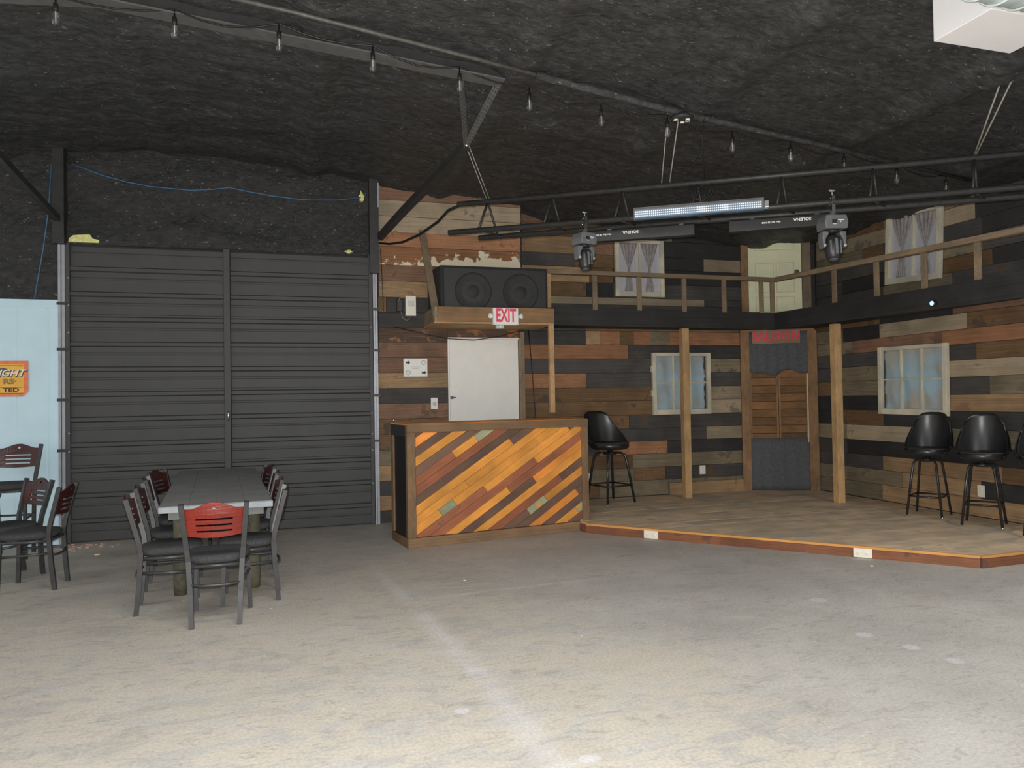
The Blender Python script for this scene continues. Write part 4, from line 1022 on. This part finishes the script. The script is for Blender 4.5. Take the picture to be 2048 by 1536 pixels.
# ================================================================== TRUSS
TRZ = math.atan2(-.524, .852)
trs = thing('lighting_truss', 'long black triangular pipe truss hung across the stage front', 'truss', (1.427, 6.847, 3.1), TRZ)
TR = plain('black_truss_pipe', c(52, 52, 51, 1.0), rough=.5, vary=.25, scale=30)
zt, zb1, zb2 = .315, .01, .0; TLn = 6.4
obj('top_chord', MB().tube([(.05, .135, zt), (TLn, .135, zt)], .026, 10), TR, trs)
obj('bottom_chord', MB().tube([(0, 0, zb1), (TLn, 0, zb1)], .026, 10), TR, trs)
obj('bottom_chord', MB().tube([(.22, .27, zb2), (TLn, .27, zb2)], .026, 10), TR, trs)
for x in (.36, 1.0, 1.66, 2.33, 3.05, 3.78, 4.54, 5.3, 6.0):
    obj('web_strut', MB().tube([(x, .135, zt), (x-.06, 0, zb1)], .011, 6), TR, trs); obj('web_strut', MB().tube([(x, .135, zt), (x+.06, .27, zb2)], .011, 6), TR, trs)
    obj('cross_strut', MB().tube([(x-.06, 0, zb1), (x+.12, .27, zb2)], .009, 6), TR, trs)
def tw(x, y, z): 
    v = Matrix.Rotation(TRZ, 4, 'Z') @ Vector((x, y, z)); return Vector((1.427, 6.847, 3.1))+v

# LED bars
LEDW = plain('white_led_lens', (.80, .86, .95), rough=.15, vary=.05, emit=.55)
lb1 = thing('led_bar', 'long bar of bright white LEDs on the truss between moving lights', 'light bar', tw(1.78, -.06, .02), TRZ)
obj('housing', MB().prism([(0, -.042), (1.10, -.042), (1.10, .045), (0, .045)], -.045, .045), GREYPL, lb1, bev=.006)
obj('top_plate', MB().box(.0, 1.10, -.04, .045, .045, .055), GREYM, lb1)
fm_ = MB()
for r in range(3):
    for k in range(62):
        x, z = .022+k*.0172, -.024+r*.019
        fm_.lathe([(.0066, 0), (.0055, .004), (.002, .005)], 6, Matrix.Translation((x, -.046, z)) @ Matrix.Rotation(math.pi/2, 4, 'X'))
obj('lens_bed', MB().box(.012, 1.082, -.047, -.044, -.036, .026), plain('pale_blue_reflector', (.22, .28, .34), rough=.3, vary=.1), lb1)
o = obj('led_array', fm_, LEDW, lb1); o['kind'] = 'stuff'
obj('bracket', MB().box(1.10, 1.14, -.03, .03, -.03, .03), CHROME, lb1, bev=.004)
obj('lower_edge', MB().box(.0, 1.10, -.048, .0, -.050, -.042), plain('blue_tinted_edge', (.05, .12, .2), rough=.3), lb1)
SLIM = plain('satin_black_fixture', (.018, .018, .018), rough=.4, vary=.1)
for xa, ln, lab, tx in ((1.32, .98, 'black unlit stage light bar under the truss, left one', .40), (2.60, .86, 'black unlit stage light bar under the truss, right one', .62)):
    b = thing('stage_light_bar', lab, 'light bar', tw(xa, .27, -.075), TRZ, 'unlit light bars under the truss')
    obj('housing', MB().box(0, ln, -.045, .045, -.055, .045), SLIM, b, bev=.006)
    for x in (.2, ln-.12): obj('mount', MB().box(x-.02, x+.02, -.02, .02, .04, .075), GREYPL, b)
    text('lettering', 'SOLENA', .036, WHITE, b, (tx, -.0465, .012), flip=True, sx=1.1, bold=.001, ext=.0005)
    text('lettering', 'Max Bar 28 RGB', .021, WHITE, b, (tx-.26, -.0465, .004), flip=True, sx=1.1, bold=.0004, ext=.0005)

# moving heads
def moving_head(label, loc, rz, s=1.0, headrot=0.0):
    t = thing('moving_head_light', label, 'stage light', loc, rz, 'moving head lights on the truss'); t.scale = (s*.86, s*.86, s)
    # local: z=0 is the chord axis, -y to the audience
    cl_ = obj('clamp', MB().tube([(0, .0, .034)] + [(0, .036*math.sin(a), .036*math.cos(a)) for a in (.5, 1.1, 1.8, 2.5)], .009, 6).box(-.016, .016, -.045, -.030, -.085, .045), CHROME, t)
    obj('clamp_window', MB().box(-.008, .008, -.047, -.045, -.03, -.012).box(-.008, .008, -.047, -.045, -.005, .012), BLACKPRINT, cl_)
    obj('wing_bolt', MB().tube([(0, -.02, .04), (0, -.02, .085)], .006, 6).tube([(-.028, -.02, .085), (.028, -.02, .085)], .008, 6), SILVER, cl_)
    obj('hook_arm', MB().box(-.018, .018, -.035, .0, -.13, -.085), GREYM, t)
    bs = obj('base', MB().prism([(-.105, -.235), (.105, -.235), (.112, -.18), (.095, -.125), (-.095, -.125), (-.112, -.18)], -.10, .09), GREYPL, t, bev=.008)
    obj('display', MB().box(-.045, .0, -.103, -.10, -.195, -.165), BLACKPRINT, bs)
    obj('label_mark', MB().box(.01, .065, -.103, -.10, -.172, -.166).prism([(.028, -.178), (.044, -.178), (.036, -.19)], -.103, -.10).box(-.04, -.005, -.1035, -.10, -.205, -.201), WHITE, bs)
    yk = obj('yoke_hub', MB().lathe([(.06, -.255), (.06, -.235)], 18), BLACKPL, t)
    for sd in (-1, 1):
        ar = obj('yoke_arm', MB().prism([(sd*.055, -.25), (sd*.112, -.25), (sd*.116, -.30), (sd*.108, -.375), (sd*.09, -.385), (sd*.082, -.31), (sd*.055, -.275)], -.05, .05), GREYPL, t, bev=.008)
        obj('arm_cap', MB().lathe([(.016, 0), (.014, .008), (.006, .01)], 12, Matrix.Translation((sd*.098, -.05, -.365)) @ Matrix.Rotation(math.pi/2, 4, 'X')), SILVER, ar)
    Hm = Matrix.Translation((0, -.005, -.36)) @ Matrix.Rotation(headrot, 4, 'X')
    hd_ = obj('head', MB().lathe([(.05, .075), (.072, .06), (.078, 0), (.074, -.06), (.06, -.10), (.05, -.115)], 24, Hm), BLACKPL, t)
    obj('head_fin', MB().box(-.012, .012, -.085, -.06, -.09, .04, Hm).box(-.055, -.04, -.07, -.05, -.08, .03, Hm).box(.04, .055, -.07, -.05, -.08, .03, Hm), GREYPL, hd_, bev=.004)
    obj('lens', MB().lathe([(.046, -.114), (.036, -.124), (.012, -.13)], 20, Hm), plain('dark_glass_lens', (.06, .07, .08), rough=.08, spec=.8), hd_)
    return t
p_ = tw(1.32, -.02, .01); moving_head('black moving head light hanging at the truss left part', p_, .25, .93, -.15)
p_ = tw(3.42, -.02, .01); moving_head('black moving head light hanging near the upstairs yellow door', p_, -.25, 1.03, -.1)

# hanging wires and ropes of the truss
def line_thing(name, label, cat, pts, r, mat, n=6, group=None, extra=None):
    t = thing(name, label, cat, pts[0], group=group)
    obj('strand', MB().tube(pts, r, n), mat, t, world=True)
    for e in (extra or []): obj('strand', MB().tube(e, r, n), mat, t, world=True)
    return t
a = tw(.36, .135, .335)
line_thing('hanging_wire', 'thin paired steel wire from brace joint to truss left end', 'wire', [AP, tuple(a-Vector((.01, 0, 0)))], .004, ROPE, extra=[[AP+Vector((.03, 0, 0)), tuple(a+Vector((.02, 0, 0)))]])
a = tw(2.03, .135, .335)
line_thing('hanging_rope', 'pale rope pair from round ceiling box to the truss middle', 'rope', [(3.12, 5.59, 3.96), tuple(a-Vector((.01, -.01, 0)))], .0055, ROPE, extra=[[(3.20, 5.56, 3.88), tuple(a+Vector((.05, -.03, 0)))]])
a = tw(4.54, .135, .335)
line_thing('hanging_rope', 'pale rope pair from ceiling to the truss right end', 'rope', [(5.02, 4.02, 3.85), tuple(a)], .0065, ROPE, extra=[[(5.12, 4.02, 3.84), tuple(a+Vector((.015, 0, 0)))]])
a = tw(2.36, .135, .30)
line_thing('cable_bundle', 'tangled black cables looped on the truss above the LED bar', 'cable', [a+Vector(q) for q in ((-.10, .05, .02), (-.06, .03, -.10), (0, 0, -.16), (.06, -.02, -.12), (.09, -.04, -.02), (.05, -.03, .03), (-.02, 0, -.04), (-.05, .02, -.14), (-.10, .03, -.22), (-.2, .08, -.24))], .008, CABLE,
           extra=[[a+Vector(q) for q in ((.0, 0, .02), (-.05, .02, -.05), (-.03, .02, -.14), (.05, -.02, -.16), (.1, -.05, -.07), (.07, -.04, .02))]])
line_thing('drop_cable', 'dark thin cord dropping from the ceiling to the cable bundle', 'cord', [(3.42, 5.50, 3.92), (3.43, 5.55, 3.7), tuple(a+Vector((.03, -.02, .02)))], .004, CABLE)
line_thing('power_cable', 'thick black cable swooping from column up to the truss end', 'cable', [(.98, 8.88, 3.42), (1.10, 8.72, 3.38), (1.22, 8.5, 3.36), (1.36, 8.1, 3.37), (1.47, 7.6, 3.40), (1.50, 7.2, 3.42), tuple(tw(.10, .135, .315))], .014, CABLE)
line_thing('black_cable', 'thin black cord hanging down the planks beside the column', 'cord', [(1.015, 8.97, 3.37), (1.03, 8.97, 3.0), (1.04, 8.97, 2.6)], .004, CABLE)
line_thing('swag_cord', 'black cord draped below the shelf across the white door top', 'cord', [(1.17, 8.97, 2.41), (1.54, 8.95, 2.32), (1.85, 8.95, 2.265), (2.17, 8.95, 2.25), (2.5, 8.95, 2.295), (2.75, 8.95, 2.365), (2.93, 9.0, 2.42), (3.0, 9.2, 2.45)], .006, CABLE)
line_thing('black_cable', 'black cord hanging beside the white door behind the hanging post', 'cord', [(2.99, 9.215, 2.42), (3.03, 9.215, 1.9), (3.07, 9.215, 1.2), (3.07, 9.215, .6)], .006, CABLE)
BL = [(-2.32, 8.90, 4.14), (-2.03, 8.90, 4.04), (-1.78, 8.90, 3.98), (-1.54, 8.90, 3.945), (-1.13, 8.90, 3.93), (-.9, 8.90, 3.955), (-.71, 8.90, 3.99), (-.5, 8.90, 3.955), (-.27, 8.90, 3.925), (.0, 8.90, 3.905), (.18, 8.90, 3.90), (.5, 8.90, 3.92), (.78, 8.90, 3.97)]
line_thing('blue_cord', 'thin blue cord swagged along the foam above the double door', 'cord', BL, .006, BLUECORD)
line_thing('blue_cord', 'thin blue cord hanging down the dark wall above blue siding', 'cord', [(-2.50, 8.84, 4.11), (-2.54, 8.88, 3.61), (-2.60, 8.90, 3.18), (-2.69, 8.93, 2.66)], .006, BLUECORD)

# string lights
sl = thing('string_lights', 'string of clear bulbs hung along the ceiling conduit', 'string lights', (0, 5.5, 4.1))
BULB, nt, p = newmat('clear_bulb_glass')
tr = N(nt, 'ShaderNodeBsdfTransparent'); gl = N(nt, 'ShaderNodeBsdfGlossy'); gl.inputs['Roughness'].default_value = .06; lw = N(nt, 'ShaderNodeLayerWeight'); lw.inputs[0].default_value = .35
mxs = N(nt, 'ShaderNodeMixShader'); ad = N(nt, 'ShaderNodeMath', operation='MULTIPLY_ADD'); ad.inputs[1].default_value = .5; ad.inputs[2].default_value = .12
nt.links.new(lw.outputs['Facing'], ad.inputs[0]); nt.links.new(ad.outputs[0], mxs.inputs[0])
nt.links.new(tr.outputs[0], mxs.inputs[1]); nt.links.new(gl.outputs[0], mxs.inputs[2]); nt.links.new(mxs.outputs[0], nt.nodes['Material Output'].inputs[0])
FIL = plain('bright_filament_stem', (.8, .78, .72), rough=.2, vary=.02)
BP = [(-1.54, 5.55), (-.79, 5.49), (-.09, 5.385), (.574, 5.42), (1.249, 5.48), (1.85, 5.575), (2.5, 5.61), (3.11, 5.585), (3.79, 5.64), (4.38, 5.605), (4.97, 5.60), (5.62, 5.64), (6.25, 5.66)]
cp = [(-2.3, 5.6, roofz(-2.3)-.09)]
for k, (x, y_) in enumerate(BP):
    cp.append((x, y_, roofz(x)-.085))
    if k+1 < len(BP):
        x2, y2 = BP[k+1]
        for u, sg_ in ((.25, .05), (.5, .07), (.75, .05)): cp.append((x+(x2-x)*u, y_+(y2-y_)*u, (roofz(x)*(1-u)+roofz(x2)*u)-.085-sg_*(1 if k % 2 else .6)))
obj('cord', MB().tube(cp, .007, 6), CABLE, sl, world=True)
sock_me = bulb_me = fil_me = None
for x, y_ in BP:
    zc = roofz(x)-.085
    if sock_me is None:
        s_ = obj('socket', MB().lathe([(.006, 0), (.006, -.05), (.016, -.055), (.018, -.10), (.014, -.105)], 10), CABLE, sl); sock_me = s_.data
        b_ = obj('bulb', MB().lathe([(.012, -.105), (.018, -.12), (.030, -.155), (.031, -.17), (.022, -.195), (.006, -.206)], 14), BULB, s_); bulb_me = b_.data
        f_ = obj('filament', MB().lathe([(.007, -.107), (.004, -.13), (.003, -.15), (.002, -.165)], 6), FIL, s_); fil_me = f_.data
    else:
        s_ = obj('socket', None, None, sl, mesh=sock_me); obj('bulb', None, None, s_, mesh=bulb_me); obj('filament', None, None, s_, mesh=fil_me)
    s_.location = Vector((x, y_, zc))-sl.location

# white ceiling vent box with flexible duct
vb = thing('vent_box', 'white sheet-metal vent box under the ceiling with flexible duct', 'vent', (3.98, 3.25, 3.6))
VW = plain('white_vent_metal', c(206, 204, 204, .72), rough=.45, vary=.03, scale=4)
obj('box_shell', MB().box(3.69, 4.29, 3.02, 3.40, 3.60, 3.93), VW, vb, bev=.004, world=True)
DUCT = plain('translucent_duct_film', c(168, 178, 176, .8), rough=.3, vary=.2, scale=6)
dp = [(3.05, 2.80, 3.74), (3.5, 2.815, 3.72), (4.0, 2.80, 3.70), (4.8, 2.77, 3.66), (6.0, 2.7, 3.58)]
pts = []; rs = []
for k in range(49):
    u = k/48*(len(dp)-1); i = min(int(u), len(dp)-2); f_ = u-i
    pts.append(tuple(Vector(dp[i]).lerp(Vector(dp[i+1]), f_))); rs.append(.195+.007*(k % 2))
obj('flexible_duct', MB().tube(pts, rs, 20), DUCT, vb, world=True)
hl = []
for k in range(400):
    u = k/399*(len(dp)-1); i = min(int(u), len(dp)-2); q = Vector(dp[i]).lerp(Vector(dp[i+1]), u-i); a = k/399*2*math.pi*14
    hl.append((q.x, q.y+.205*math.cos(a), q.z+.205*math.sin(a)))
obj('wire_spiral', MB().tube(hl, .006, 5), plain('pale_wire', c(205, 215, 210, .9), rough=.4), vb, world=True)

# ================================================================== FLOOR CRUMBS
random.seed(11); mb = MB(); mp_ = MB()
def chip(mb_, x, y_, s):
    a = random.uniform(0, 6.28); pts_ = []
    for k in range(5): pts_.append((x+s*math.cos(a+k*1.256)*random.uniform(.5, 1), y_+s*math.sin(a+k*1.256)*random.uniform(.5, 1)))
    mb_.slab(pts_, .0005, .0005+s*.35)
for k in range(60): chip(mp_, -2.2+random.gauss(0, .16), 8.72+random.gauss(0, .1), random.uniform(.008, .028))
for k in range(40): chip(mb, random.uniform(-2.5, 5), random.uniform(2.8, 8.4), random.uniform(.003, .007))
for x, y_, s in ((-1.93, 8.2, .03), (1.32, 5.9, .018), (4.75, 5.15, .025)): chip(mb, x, y_, s)
tag(obj('floor_crumbs', mp_, plain('pink_insulation_crumbs', c(158, 134, 126), rough=.9, vary=.3)), 'pinkish insulation crumbs at the left foot of the double door', 'debris', kind='stuff')
tag(obj('floor_crumbs', mb, plain('pale_paint_flakes', c(178, 172, 156), rough=.9, vary=.2)), 'tiny pale paint flakes scattered over the concrete floor', 'debris', kind='stuff')
